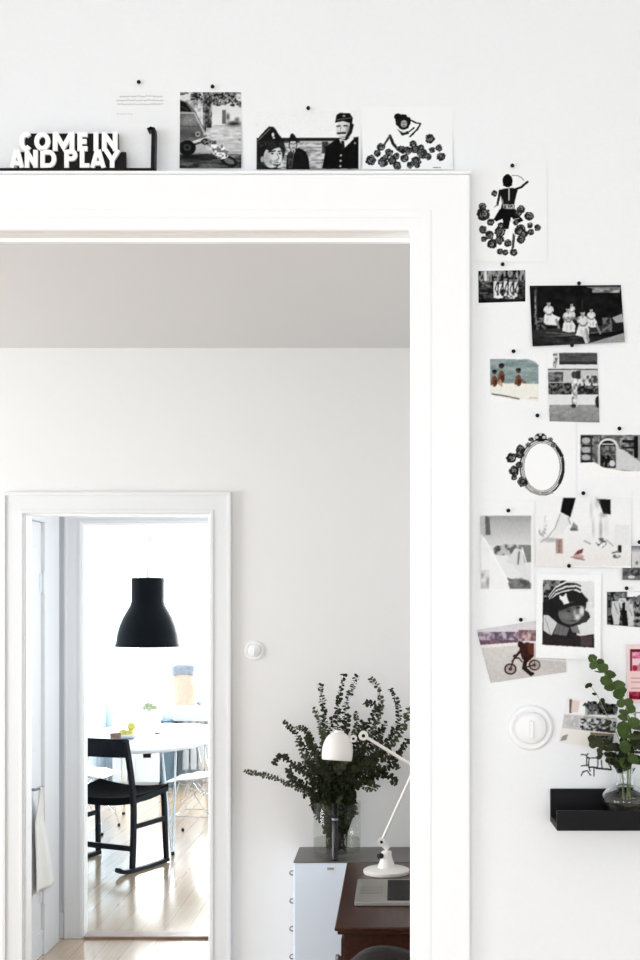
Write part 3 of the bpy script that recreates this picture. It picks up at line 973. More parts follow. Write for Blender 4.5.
p.poly([(578, 463), (594, 462), (602, 467), (618, 470), (640, 473), (662, 477), (662, 481), (578, 481)], (246, 244, 242))
p.rect(578, 431, 580.3, 481, 244).rect(578, 431, 662, 434.8, 244)
p.fin(3)
card('archway_photograph', p, R4(579, 433, 655, 476.5), 'black and white photo of an arched stone doorway, at the right edge')

# --- wedding
p = Pic(476, 510, 538, 594, 244)
p.grad(480, 516, 531, 546, 165, 215)
p.grad(480, 516, 531, 522, 150, 170, .5)
p.rect(480, 545, 531, 589, 222)
p.poly([(480, 516), (489, 516), (492, 535), (483, 537)], 190).poly([(485, 516), (489.5, 517), (490.5, 535), (485.5, 535)], 95)
p.blob(508, 551, 15, 6.5, 95, 190, 3, 1.6, .3)
p.ell(500, 553, 3, 3, 190).blob(497, 549, 4, 3, 70, 110, 2).ell(513, 551, 3.2, 4.5, 100)
p.poly([(518, 545), (531, 545), (531, 562), (523, 563)], 125)
p.poly([(494, 556), (508, 555), (514, 565), (520, 575), (512, 580), (500, 572)], 228)
p.poly([(506, 562), (515, 548), (522, 550), (525, 565), (516, 567)], 218).line([(519, 552), (518, 564)], 1.6, 110).line([(522, 548), (527, 566)], 1.5, 235)
p.poly([(503, 577), (512, 579), (522, 580), (531, 584), (531, 589), (506, 589)], 105).blob(519, 583, 12, 4.5, 80, 130, 3, 1.2)
p.poly([(481, 534), (484, 538), (506, 578), (510, 589), (481, 589)], 238).noise(481, 570, 489, 589, 150, 230, 3, 5)
p.line([(484, 538), (508, 582)], 1.8, 246)
p.rect(476, 510, 480, 594, 244).rect(531.3, 510, 538, 594, 244).rect(476, 588.6, 538, 594, 244)
p.fin(6, .12)
card('veil_photograph', p, [(479, 514.5), (533, 514.5), (534, 590.5), (480.5, 590.5)], 'pale grey photo of blurred figures behind a white slanted veil', off=.0012)

# --- legs
p = Pic(532, 492, 640, 570, 240)
p.grad(536, 520, 632, 566, 240, (230, 226, 222))
p.poly([(563, 498), (575.5, 498), (570, 518), (568, 516), (560.5, 512)], 14)
p.poly([(596, 499), (610.5, 499.5), (610.5, 514.5), (603, 514), (600, 505)], 18)
p.poly([(560, 513), (568, 517), (569, 524), (562, 534), (552, 537), (556, 528)], 228)
p.line([(560, 514), (555, 528), (547, 538), (541, 542)], 1.1, 165).line([(568, 518), (570, 524)], 1, 140)
p.poly([(573, 522), (577, 526), (578, 531), (570, 531)], 140).ell(573, 529.5, 3.4, 1.6, 100)
p.glow(550, 540, 9, 2.6, 165, .8)
p.rect(555.5, 539, 562.5, 553.5, (172, 146, 140)).rect(558, 540, 560, 553, (140, 118, 112))
p.glow(591, 510, 1.6, 10, 205, .8).glow(600.5, 530, 1.8, 12, 150, .7).glow(593, 528, 1.4, 10, 190, .8).glow(603, 515, 4, 3, 120, .5).glow(597, 503, 3, 6, 190, .7)
p.glow(606, 527, 3, 10, 215, .7)
p.blob(601, 543, 5.5, 4.5, 90, 240, 1.6, 2.2).line([(606, 540), (613, 546)], .9, 150).line([(584, 541), (590, 544)], 1.2, 150)
p.blob(543, 532, 4.5, 5, 175, 240, 1.8, 2).line([(545, 516), (544, 526)], .8, 190).blob(546, 524, 2.5, 3, 190, 235, 2)
p.poly([(573, 556), (577, 551), (583, 548.5), (582, 553)], (110, 62, 62)).ell(578, 557, 5.6, 2.6, (196, 162, 158)).line([(571, 557), (584, 560)], 1, (140, 100, 100))
p.rect(614, 525, 629, 545, 228)
p.rect(617.5, 545.5, 621, 552.5, 25).line([(612, 553), (618, 551.5)], 1.6, 110).blob(616, 556.5, 4, 1.8, 90, 220, 1.5, 2)
p.rect(532, 566, 640, 570, 244)
p.fin(6, .12)
card('legs_photograph', p, [(535.5, 496), (631.5, 497), (630.5, 568), (536, 566.5)], 'pale photo of walking legs with black trouser hems and a fallen red shoe', off=.0018, lift=.003)

# --- bike
p = Pic(472, 610, 582, 688, 244)
p.poly([(472, 628), (580, 600), (580, 660), (566, 672), (490.5, 682.5), (478, 645)], (206, 201, 198))
p.poly([(476, 629.5), (535, 620.5), (570, 615), (570, 640), (478, 646)], (214, 208, 212))
p.noise(478, 632, 535, 641, (98, 84, 104), (190, 176, 186), 4, 5, 2)
p.noise(479, 640, 520, 645, (92, 70, 84), (128, 100, 110), 5, 2, 1.3).noise(518, 630, 537, 641, (120, 88, 94), (206, 180, 180), 3, 3, 1.6)
p.grad(482, 646, 580, 684, (214, 210, 204), (190, 184, 180), .6)
p.poly([(479, 645), (536, 641), (536, 644), (481, 648)], (232, 228, 226))
for wx, wy, r in ((510.3, 669, 6.2), (534.5, 665, 6)):
    p.ell(wx, wy, r, r * .92, (40, 26, 24)).ell(wx, wy, r - 1.5, r * .92 - 1.5, (180, 168, 160)).ell(wx, wy, 1.8, 1.7, (50, 32, 28))
    for k in range(4):
        a = k * PI / 4
        p.line([(wx - r * .8 * math.cos(a), wy - r * .8 * math.sin(a)), (wx + r * .8 * math.cos(a), wy + r * .8 * math.sin(a))], .45, (90, 74, 68), .7)
p.line([(510.5, 668), (514, 658), (519, 658), (526, 667), (534, 665)], 1.4, (60, 40, 34)).line([(515, 660), (524, 664)], 1.5, (210, 200, 190))
p.line([(512, 661), (516, 657)], 1.4, (40, 26, 24))
p.poly([(519, 645), (527, 642), (534, 644), (534, 656), (528, 662), (522, 659), (520, 652)], (56, 28, 22))
p.poly([(527, 643), (534, 643), (534, 655), (529, 654)], (92, 46, 36))
p.ell(520.5, 644.5, 3, 3.4, (46, 28, 26)).line([(521, 650), (517, 655), (514, 656)], 2.4, (48, 26, 22))
p.line([(526, 658), (524, 668), (531, 674)], 4, (38, 24, 22)).line([(528, 672), (533, 673.5)], 2.6, (34, 22, 20))
p.line([(536, 659), (567, 661)], 1, (226, 222, 220))
p.poly([(535, 660), (568, 662), (566, 673), (535, 670)], (184, 180, 176), .35)
p.fin(3)
card('bicycle_photograph', p, [(476.5, 630), (562, 616.5), (566.3, 672), (490.5, 682.8)], 'tilted colour photo of a figure in brown riding a bicycle on snow', off=.0012)

# --- child
p = Pic(530, 570, 606, 664, 246)
p.rect(543, 580, 594, 647, 225).grad(580, 582, 594, 605, 228, 215)
p.poly([(543, 580), (572, 581), (588, 600), (580, 625), (574, 640), (594, 636), (594, 647.5), (542, 645)], 32)
p.noise(543, 580, 560, 597, 30, 150, 3, 3, 1.8)
p.ell(567, 601, 17, 16.5, 34)
for k, (dy, c) in enumerate(((-3, 220), (0, 50), (2.5, 215), (5, 45), (7.5, 222), (10, 45))):
    p.line([(549 + .3 * k, 598 + dy * .35), (556, 589 + dy * .7), (566, 584.5 + dy * .85), (576, 584 + dy * .8), (580, 586 + dy * .8)], 1.9, c)
p.poly([(549, 600), (560, 593), (573, 590), (582, 594), (584, 604), (571, 603), (560, 608), (549, 620)], 30)
p.ell(571, 613, 13, 11, 96, -20)
p.glow(566, 616, 6, 4, 118, .8).glow(577, 617, 3.4, 3.4, 215).glow(581.5, 611, 3, 5.5, 222).glow(574.5, 613, 1.6, 3.4, 175, .9)
p.poly([(549, 600), (562, 607), (557.5, 612), (560, 621), (566, 626), (552, 624)], 28)
p.poly([(559, 595), (562.5, 596.6), (566, 593), (566.8, 597), (569, 603), (563.8, 605), (562, 601), (559.5, 599)], 235)
p.poly([(560, 606), (570, 602.5), (578, 602), (584, 603.5), (584, 605.5), (572, 606), (560, 611)], 30)
p.glow(568, 611, 3, 1.3, 48, .9).glow(577.8, 607.6, 2.4, 1.3, 45, .95).ell(577.8, 607.9, .8, .7, 15).ell(568.6, 611.4, .9, .6, 20)
p.line([(564.5, 609), (571, 608.4)], .9, 55).glow(574, 617.4, 1.4, .7, 70, .8).glow(572.6, 620.8, 3, .9, 48, .95).glow(572.6, 622.6, 2.4, .8, 130, .6)
p.poly([(584, 610), (588, 612), (590, 617), (586, 622), (576, 625), (580, 619), (583.5, 615)], 52)
p.poly([(543, 615), (548, 615), (557, 623), (551, 636), (543, 630)], 205).line([(545, 618), (550, 634)], .8, 150)
p.poly([(557, 623), (569, 628), (566, 636), (553, 634)], 105).line([(560, 625), (558, 634)], .7, 80).line([(564, 627), (562, 635)], .7, 80)
p.poly([(577, 625), (594, 621), (594, 634), (580, 635)], 222).poly([(570, 627), (577, 625), (580, 634), (572, 632)], 120)
p.poly([(543, 631), (553, 636), (566, 638), (572, 633), (580, 636), (594, 634), (594, 648), (542, 645)], (40, 34, 36)).rect(580, 636, 592, 646, (72, 58, 60))
p.noise(586, 602, 594, 611, 205, 235, 4, 3)
p.poly([(530, 570), (606, 570), (606, 664), (593.6, 664), (592.8, 647.6), (541.7, 644.7), (543, 580), (594.5, 581.5), (593.7, 650), (593, 664), (530, 664)], 246)
p.fin(3)
card('child_photograph', p, [(536.5, 573.5), (601, 575), (600, 660), (535.5, 657.5)], 'black and white photo of a child in striped knitted hat resting on folded arms', off=.0024, lift=.002)

# --- small interior, right edge
p = Pic(618, 541, 660, 586, 235)
p.grad(622, 546, 660, 552, 110, 190).rect(622, 552, 660, 580, 205)
p.rect(622.5, 554, 630, 580, 85).noise(622, 553, 631, 580, 40, 125, 4, 4).noise(629, 568, 640, 578, 40, 120, 2, 2, 1.5).ell(636.5, 563, 1.6, 2, 120)
p.rect(622, 576, 660, 580.5, 110).ell(631, 577, 3.5, 1.6, 210).ell(638, 574, 3, 1.5, 50).noise(640, 556, 660, 578, 60, 220, 3, 4, 1.5)
p.fin(3)
card('interior_photograph', p, [(622, 546), (655, 546), (655, 580.5), (621.5, 580)], 'tiny grey photo of a room interior, cut by the right edge above the standing group', off=.003)

# --- group standing
p = Pic(604, 588, 660, 632, 40)
p.noise(607, 591, 628, 627, 14, 110, 2.6, 2.6, 1.8).rect(627, 591, 660, 598, 242).noise(627, 597, 660, 627, 20, 150, 2.4, 3, 2)
for x, y, h in ((616, 597, 28), (623, 594, 14), (630, 600, 26)):
    p.ell(x, y + 1, 2, 2.6, 130)
    p.poly([(x - 4, y + 4), (x + 2.5, y + 4), (x + 4, y + h * .6), (x + 3, y + h), (x - 2, y + h), (x - 5, y + h * .5)], 200)
    p.line([(x - 2, y + 6), (x + 2, y + h * .6)], .8, 120)
p.poly([(622, 603), (626, 602), (628, 627), (622, 627)], 16).ell(634, 599, 2.2, 2.6, 90).ell(639, 598, 2.2, 2.8, 110).ell(645, 600, 2.4, 3, 100)
p.poly([(625, 602), (630, 600), (629, 612), (625, 610)], 190)
p.fin(3)
card('standing_group_photograph', p, [(607, 592), (655, 591), (655, 628.5), (607, 624.5)], 'small black and white photo of people in pale shirts, cut by the right edge', off=.0014)

# --- pink card
PK = (240, 208, 206)
p = Pic(622, 640, 665, 710, PK)
p.rect(629.5, 649, 662, 671, (214, 120, 146)).rect(629.5, 649, 662, 652, (96, 30, 52)).rect(629.5, 649, 631.5, 671, (90, 36, 54))
p.noise(632, 652, 662, 658, (176, 70, 100), (236, 170, 190), 3, 3, 1.5).rect(632, 658, 640, 665, (240, 200, 210)).ell(634.5, 668, 2.4, 3, (166, 40, 66)).ell(640, 667, 2.5, 4, (170, 150, 140))
for yy in (678, 682, 688):
    p.line([(631, yy), (660, yy)], 1.3, (205, 150, 148))
p.rect(629, 691.5, 662, 699.5, (128, 22, 44)).noise(629, 691.5, 662, 699.5, (96, 10, 30), (190, 60, 86), 3, 2.5, 1.5)
p.blur(1)
card('pink_card', p, R4(626.5, 644.5, 655, 702.5), 'pale pink card with crimson picture blocks, at the right edge', 'card', off=.003)

# --- collage print behind the twig
p = Pic(556, 694, 624, 752, (240, 237, 234))
p.poly([(568, 699), (617, 706), (616, 716), (566, 713)], 240)
p.rect(569, 699, 572, 713, (112, 92, 88)).poly([(572, 700), (580, 701), (578, 712), (571, 712)], (226, 208, 200)).poly([(580, 701), (586, 702), (584, 714), (578, 713)], 246)
p.blob(593, 706, 9, 5, 12, 90, 1.8, 2, .6).blob(607, 709, 11, 6, 8, 70, 2, 1.8, .5).noise(585, 704, 617, 715, 10, 130, 2, 3, 2.2, al=.6)
p.poly([(564, 714), (616, 718), (614, 733), (562, 728)], (206, 200, 194)).poly([(584, 715), (617, 719), (615, 731), (580, 728)], 150)
p.noise(580, 718, 616, 732, 40, 210, 2.4, 1.8, 1.8).noise(565, 716, 578, 727, 175, 225, 2, 2)
p.poly([(562, 728), (614, 733), (612, 750), (558, 742)], (238, 233, 226)).poly([(590, 732), (614, 734), (612, 748), (590, 742)], (128, 116, 96)).noise(592, 736, 613, 748, 20, 110, 2, 2, 1.8)
p.poly([(562, 736), (568, 734), (566, 740), (560, 741)], 150)
p.line([(584, 716), (617, 719.5)], 1.2, 190)
p.blur(1)
card('collage_print', p, [(567, 697), (618, 704.5), (613.5, 749), (558.5, 742.5)], 'slanted sepia and black collage print behind the eucalyptus twig', 'print', off=.0014)

# --- black line cards
p = Pic(574, 744, 622, 788, 246)
L = [[(581, 754.5), (587, 755), (588, 753.5)], [(586.5, 755), (586.5, 766)], [(581, 766), (588, 765), (590, 771)], [(581, 775.5), (582.5, 772), (587, 770.5), (590.5, 775)],
     [(589, 758), (598, 757.5)], [(589, 758), (588.5, 767), (597.5, 767.5), (598, 758)], [(594, 767), (594, 776)], [(601, 760), (602, 768.5), (611, 769)], [(606, 759), (611, 768)]]
for l in L:
    p.line(l, 1.2, 45)
p.line([(596, 768), (611, 769.5)], 1.8, 40).ell(588, 757.5, 1.2, 1, 40)
p.blur(1)
card('line_pattern_card', p, R4(577, 747, 617, 786), 'white card with bent black line figures, just above the black picture ledge', 'card', off=.0010)
p = Pic(628, 702, 662, 772, 246)
for l in ([(632, 708), (637, 724)], [(635, 712.5), (660, 712.5)], [(635, 712), (635, 727)], [(633, 727), (660, 727)], [(633, 735), (660, 735)], [(632, 745), (660, 744)], [(636, 745), (635, 759)], [(634, 759), (660, 759)], [(640, 728), (640, 743)], [(630, 735), (630, 758)]):
    p.line(l, .9, 130)
p.rect(638.5, 736, 662, 743.5, 60)
p.blur(1)
card('grid_pattern_card', p, R4(629.5, 703.5, 655, 770), 'white card with thin black grid lines, at the right edge above the ledge', 'card', off=.0022)

# ------------------------------------------------------------------ push pins
PINS = [(139.5, 83.5, 'typed text card'), (213, 88, 'car photo'), (308.5, 109.5, 'photo of three uniformed men'), (512, 166.8, 'archer postcard'), (502.3, 265.2, 'tiny crowd photo'),
        (578.5, 284.2, 'seated family photo'), (571.5, 346, 'grey building photo'), (513.2, 352, 'beach photo'), (537, 416, 'oval mirror postcard'), (618.8, 429, 'archway photo'), (508, 510.8, 'pale veil photo'),
        (582.8, 493.5, 'walking legs photo'), (568.5, 566, 'photo of the child in a hat'), (520.5, 619.7, 'bicycle photo'), (638.8, 542.3, 'small room interior photo'), (626, 588.3, 'standing group photo'), (632.5, 707.3, 'grid card')]
bm = bmesh.new()
lathe(bm, [(0, 0), (.0006, .0005), (.0006, .004), (.0026, .0042), (.003, .0052), (.0026, .0066), (.0012, .0074), (0, .0076)], seg=16, axis='y')
pin0 = obj('push_pin', bm, 'black', smooth=50)
for i, (x, y, what) in enumerate(PINS):
    o = pin0 if i == 0 else pin0.copy()
    if i:
        COL.objects.link(o)
    q = P(x, y, Y1)
    o.location = (q.x, Y1 - .0002, q.z)
    tag(o, 'small black round-headed pin at the top of the ' + what, 'push pin', 'black pins on the photo wall')

# ------------------------------------------------------------------ COME IN AND PLAY sign and black rail
yS = 1.832


def S(px, py, d=yS):
    q = P(px, py, d)
    return q.x, q.z


def ribbon(bm, pts, w, y0, y1):
    pts = [Vector((a, 0, b)) for a, b in pts]
    n = len(pts)
    closed = (pts[0] - pts[-1]).length < 1e-6
    if closed:
        pts = pts[:-1]
        n -= 1
    L, R = [], []
    for i in range(n):
        pv = pts[i - 1] if (closed or i) else None
        nx = pts[(i + 1) % n] if (closed or i < n - 1) else None
        t1 = (pts[i] - pv).normalized() if pv is not None else None
        t2 = (nx - pts[i]).normalized() if nx is not None else None
        t1 = t1 or t2
        t2 = t2 or t1
        n1 = Vector((-t1.z, 0, t1.x))
        n2 = Vector((-t2.z, 0, t2.x))
        m = (n1 + n2).normalized()
        k = w / 2 / max(.45, m.dot(n1))
        L.append(pts[i] + m * k)
        R.append(pts[i] - m * k)
    v = [[bm.verts.new((q.x, y, q.z)) for q in S_] for S_ in (L, R) for y in (y0, y1)]
    m = n if closed else n - 1
    for i in range(m):
        j = (i + 1) % n
        bm.faces.new((v[0][i], v[0][j], v[2][j], v[2][i]))
        bm.faces.new((v[1][i], v[3][i], v[3][j], v[1][j]))
        bm.faces.new((v[0][i], v[1][i], v[1][j], v[0][j]))
        bm.faces.new((v[2][i], v[2][j], v[3][j], v[3][i]))
    if not closed:
        for i in (0, n - 1):
            bm.faces.new((v[0][i], v[2][i], v[3][i], v[1][i]))


def arc(cx, cy, rx, ry, a0, a1, n=14):
    return [(cx + rx * math.cos(math.radians(a0 + (a1 - a0) * k / n)), cy + ry * math.sin(math.radians(a0 + (a1 - a0) * k / n))) for k in range(n + 1)]


t = .25  # stroke as share of letter height


def strokes(ch, wd):
    h = t / 2
    w = wd
    if ch == 'I':
        return [[(w / 2, 0), (w / 2, 1)]]
    if ch == 'L':
        return [[(h, 1), (h, h), (w, h)]]
    if ch == 'E':
        return [[(w, h), (h, h), (h, 1 - h), (w, 1 - h)], [(h, .5), (w * .92, .5)]]
    if ch == 'N':
        return [[(h, 0), (h, 1)], [(w - h, 0), (w - h, 1)], [(h, 1 - .1), (w - h, .1)]]
    if ch == 'M':
        return [[(h, 0), (h, 1)], [(w - h, 0), (w - h, 1)], [(h + .02, .95), (w / 2, .2), (w - h - .02, .95)]]
    if ch == 'A':
        return [[(h * .8, 0), (w / 2 - .03, 1)], [(w - h * .8, 0), (w / 2 + .03, 1)], [(w * .25, .26), (w * .75, .26)]]
    if ch == 'Y':
        return [[(w / 2, 0), (w / 2, .5)], [(h * .8, 1), (w / 2, .42), (w - h * .8, 1)]]
    if ch == 'O':
        return [arc(w / 2, .5, w / 2 - h, .5 - h, 0, 360, 24)]
    if ch == 'C':
        return [arc(w / 2, .5, w / 2 - h, .5 - h, 45, 315, 20)]
    if ch == 'D':
        return [[(h, h), (h, 1 - h)] + arc(w - h - .28, .5, .28, .5 - h, 90, -90, 12) + [(h, h)]]
    if ch == 'P':
        return [[(h, 0), (h, 1)], [(h, 1 - h)] + arc(w - h - .2, .715, .2, .285 - h * .6, 90, -90, 10) + [(h, .52)]]


sign = thing('word_sign', 'black sign with raised white capitals COME IN AND PLAY, on the door casing', 'sign', (P(70, 171, yS).x, yS, ct + .0045))
sx, sy, sz = sign.location
bm = bmesh.new()
# the black backing shows between and just right of the white letters
a0, b0 = S(25, 133.5), S(118.5, 152)
a1, b1 = S(17, 152), S(126, 171)
zb = ct + .0095
prism(bm, [(a1[0] - sx, zb - sz), (b1[0] - sx, zb - sz), (b1[0] - sx, a1[1] - sz), (b0[0] - sx, a1[1] - sz), (b0[0] - sx, a0[1] - sz), (a0[0] - sx, a0[1] - sz), (a0[0] - sx, a1[1] - sz), (a1[0] - sx, a1[1] - sz)], 0, .004)
obj('backing_board', bm, 'black', sign)
for row, y0, y1 in ((((('C', 20, 33.5), ('O', 35, 51), ('M', 53.5, 75), ('E', 78, 88), ('I', 93.5, 99.5), ('N', 102.5, 118))), 133, 151.7),
                    (((('A', 10.5, 24.5), ('N', 25.5, 38.5), ('D', 41, 57), ('P', 65, 78), ('L', 80.5, 90), ('A', 91, 106), ('Y', 104.5, 121))), 152.3, 170.2)):
    for ch, xa, xb in row:
        (X0, Z1), (X1, Z0) = S(xa, y0), S(xb, y1)
        hh = Z1 - Z0
        bm = bmesh.new()
        yo = 0.0002 * (xa % 3)
        for st in strokes(ch, (X1 - X0) / hh):
            ribbon(bm, [(X0 - sx + q[0] * hh, max(Z0, zb + .0003) - sz + q[1] * hh) for q in st], t * hh, -.004 - yo, -.0002 - yo / 3)
            yo += .0002
        obj('letter', bm, 'letter', sign)

rail = thing('metal_rail', 'thin black metal rail with upright hooked end, along the casing top under the sign', 'rail', (P(70, 172, yS).x, yS, ct + .0042))
rx, ry, rz = rail.location
xe = S(153.5, 170)[0] - rx
xs = -1.05 - rx
obj('bar', B((xs, xe, -.007, .009, 0, .0046)), 'black', rail, bevel=.0006)
zt_ = S(0, 130)[1] - rz
bm = bmesh.new()
pts = [(xe - .008, zt_ - .0015), (xe - .004, zt_), (xe + .0005, zt_ - .001), (xe + .001, zt_ - .005), (xe, .003)]
ribbon(bm, pts[1:], .0055, -.007, .009)
ribbon(bm, pts[:2] + [(xe, zt_ - .0005)], .0035, -.007, .009)
obj('upright', bm, 'black', rail)


# ------------------------------------------------------------------ light switches
def switch(px, py, d, ro, ri, label, s):
    q = P(px, py, d)
    th_ = thing('light_switch', label, 'light switch', (q.x, d, q.z))
    bm = bmesh.new()
    lathe(bm, [(0, 0), (ro, 0), (ro, .003 * s), (ro * .93, .0055 * s), (ro * .84, .0065 * s), (ri * 1.06, .005 * s), (ri, .004 * s), (0, .004 * s)], seg=56, axis='y')
    obj('wall_plate', bm, 'offwhite', th_, smooth=60)
    bm = bmesh.new()
    lathe(bm, [(0, .0041 * s), (ri * .97, .0041 * s), (ri * .96, .009 * s), (ri * .86, .0115 * s), (ri * .5, .0122 * s), (0, .0124 * s)], seg=48, axis='y')
    obj('cover', bm, 'offwhite', th_, smooth=60)
    bm = bmesh.new()
    bar(bm, (0, -.0125 * s, -ri * .62), (0, -.0125 * s, ri * .45), .0062 * s, .009 * s, up=(0, 1, 0))
    obj('toggle', bm, 'offwhite', th_, bevel=.0015 * s)
    return th_


switch(530.5, 727.5, Y1, .0335, .0245, 'round white light switch on the photo wall, left of the sepia collage', 1)
switch(254.5, 650.5, Y2, .040, .026, 'round white light switch on the far wall beside the inner doorway', 1)

# ------------------------------------------------------------------ picture ledge with vase
lx0, lx1 = .2275, .86
zf = H - (831 - HY) * 1.766 / F
ztf = H - (811 - HY) * 1.766 / F
ztb = H - (789 - HY) * 1.84 / F
fl = zf + .009
ledge = thing('picture_ledge', 'black wooden picture ledge on the wall under the photographs', 'shelf', (lx0, Y1, zf))
obj('back_board', B((0, lx1 - lx0, -.008, 0, 0, ztb - zf)), 'blackledge', ledge, bevel=.0008)
obj('base_board', B((0, lx1 - lx0, -.072, -.008, 0, .009)), 'blackledge', ledge, bevel=.0008)
obj('front_lip', B((0, lx1 - lx0, -.080, -.072, 0, ztf - zf)), 'blackledge', ledge, bevel=.0008)

vy = 1.803
vc = P(625, 780, vy)
bz = fl + .0006
vase = thing('bottle_vase', 'small round clear glass bottle vase on the black ledge', 'vase', (vc.x, vy, bz))
prof = [(0, 0), (.019, 0), (.0235, .002), (.0260, .009), (.0285, .018), (.0342, .026), (.0345, .031), (.0315, .038), (.026, .044), (.019, .048), (.0125, .051), (.0115, .056), (.0115, .068), (.0145, .0735), (.0150, .075),
        (.0138, .0752), (.0102, .069), (.0098, .056), (.0110, .0505), (.018, .0462), (.0245, .0425), (.0298, .037), (.0328, .031), (.0325, .0265), (.027, .0185), (.0243, .009), (.021, .0035), (0, .003)]
bm = bmesh.new()
lathe(bm, prof, seg=48)
obj('glass_body', bm, real_glass('thick_clear_glass', (.96, .98, .97)), vase, smooth=60)
bm = bmesh.new()
lathe(bm, [(0, .0034), (.0205, .0039), (.0239, .0092), (.0266, .0187), (.0321, .0268), (.0324, .0305), (0, .0305)], seg=40)
obj('water', bm, 'water', vase, smooth=50)


def leaf_disc(bm, c, n, r, e=1.0, seg=8, fold=.15, direction=None):
    """a slightly cupped round leaf; n = normal, direction = the way it points"""
    n = n.normalized()
    a = (direction - n * direction.dot(n)) if direction is not None else n.orthogonal()
    a = a.normalized() if a.length > 1e-5 else n.orthogonal().normalized()
    b = n.cross(a)
    cv = bm.verts.new(c - n * r * fold)
    ring = []
    for k in range(seg):
        th = 2 * PI * k / seg
        rr = 1 + .06 * math.sin(3 * th)
        ring.append(bm.verts.new(c + (a * math.cos(th) * e + b * math.sin(th)) * r * rr))
    for k in range(seg):
        bm.faces.new((cv, ring[k], ring[(k + 1) % seg]))


def eucalyptus(name, pts, r0, r1, spacing, label, cat='branch', group=None, lm='leaf', sm='stem', sr=.0016, bare=.12, seed=1, e=1.0, base=None, pair=True, flat=.35):
    rnd = random.Random(seed)
    sp = smoothpts(pts, 6)
    root = thing(name, label, cat, sp[0], 0, group)
    o0 = sp[0]
    sp = [q - o0 for q in sp]
    bm = bmesh.new()
    tube(bm, sp, [sr * (1 - .65 * i / (len(sp) - 1)) for i in range(len(sp))], 6)
    obj('stem', bm, sm, root, smooth=60)
    # leaves
    L = [0]
    for a, b in zip(sp[:-1], sp[1:]):
        L.append(L[-1] + (b - a).length)
    tot = L[-1]
    bm = bmesh.new()
    s = tot * bare
    i = 0
    k = 0
    while s < tot:
        while i < len(L) - 2 and L[i + 1] < s:
            i += 1
        f = (s - L[i]) / max(1e-6, L[i + 1] - L[i])
        c = sp[i].lerp(sp[i + 1], min(1, f))
        tdir = (sp[i + 1] - sp[i]).normalized()
        side = tdir.orthogonal().normalized()
        ang = k * PI / 2 + rnd.uniform(-.5, .5)
        side = Matrix.Rotation(ang, 3, tdir) @ side
        fr = s / tot
        r = (r0 * (1 - fr) + r1 * fr) * rnd.uniform(.75, 1.15)
        for sg in ((1, -1) if pair else (1,)):
            dd = (side * sg + tdir * rnd.uniform(.1, .8)).normalized()
            nn = tdir.cross(dd) * rnd.uniform(-.8, .8) + tdir * rnd.uniform(.3, 1) + Vector((rnd.uniform(-.4, .4), -flat * 2 * rnd.random(), rnd.uniform(-.2, .5)))
            leaf_disc(bm, c + dd * (r * e + sr * .6), nn, r, e, 8, rnd.uniform(.05, .3), dd)
        s += spacing * rnd.uniform(.8, 1.2)
        k += 1
    leaf_disc(bm, sp[-1], Vector((0, -1, .3)), r1 * .9, 1, 7)
    obj('leaves', bm, lm, root, smooth=60)
    return root


yv = vy
eucalyptus('eucalyptus_twig', [P(627, 800, yv), P(628, 776, yv), P(629, 750, yv - .004), P(629, 725, yv - .012), P(624, 700, yv - .02), P(610, 680, yv - .024), P(600, 668, yv - .024), P(592.5, 658.5, yv - .02)],
           .0112, .0078, .0142, 'round-leaved green eucalyptus twig curving up in the small bottle vase', 'twig', lm='leafgreen', sm='stemgreen', bare=.22, seed=5, flat=.75, sr=.0012)
eucalyptus('eucalyptus_twig', [P(623, 798, yv + .004), P(622.5, 778, yv + .002), P(622, 765, yv), P(615, 752, yv - .004), P(603, 744, yv - .006), P(592, 741, yv - .006)],
           .009, .006, .0062, 'dark eucalyptus twig drooping left over the bottle vase rim', 'twig', lm='leafdark', sm='stemgreen', bare=.42, seed=9, flat=1.0, sr=.001)
eucalyptus('eucalyptus_twig', [P(629, 796, yv + .003), P(627.5, 778, yv), P(626, 760, yv), P(617, 735, yv + .002), P(607, 715, yv + .004), P(597, 695, yv + .004), P(590, 685, yv + .004)],
           .0075, .004, .017, 'thin eucalyptus twig with small dark leaves in front of the collage print', 'twig', lm='leafdark', sm='stemgreen', bare=.45, seed=14, flat=1.0, sr=.0008, e=1.3, pair=False)
eucalyptus('eucalyptus_twig', [P(630, 799, yv - .004), P(630, 778, yv - .001), P(632, 760, yv), P(634, 745, yv), P(637, 735, yv + .003)],
           .011, .008, .0085, 'short leafy eucalyptus twig leaning right in the bottle vase', 'twig', lm='leafdark', sm='stemgreen', bare=.5, seed=11, flat=.6, sr=.001, e=1.2)

eucalyptus('eucalyptus_twig', [P(624, 800, yv + .006), P(623, 778, yv + .002), P(621, 764, yv - .002), P(614, 758, yv - .008), P(606, 757, yv - .012), P(600, 754, yv - .014)],
           .0075, .005, .0062, 'lowest dark eucalyptus sprig lying left across the bottle vase mouth', 'twig', lm='leafdark', sm='stemgreen', bare=.45, seed=31, flat=.6, sr=.001)

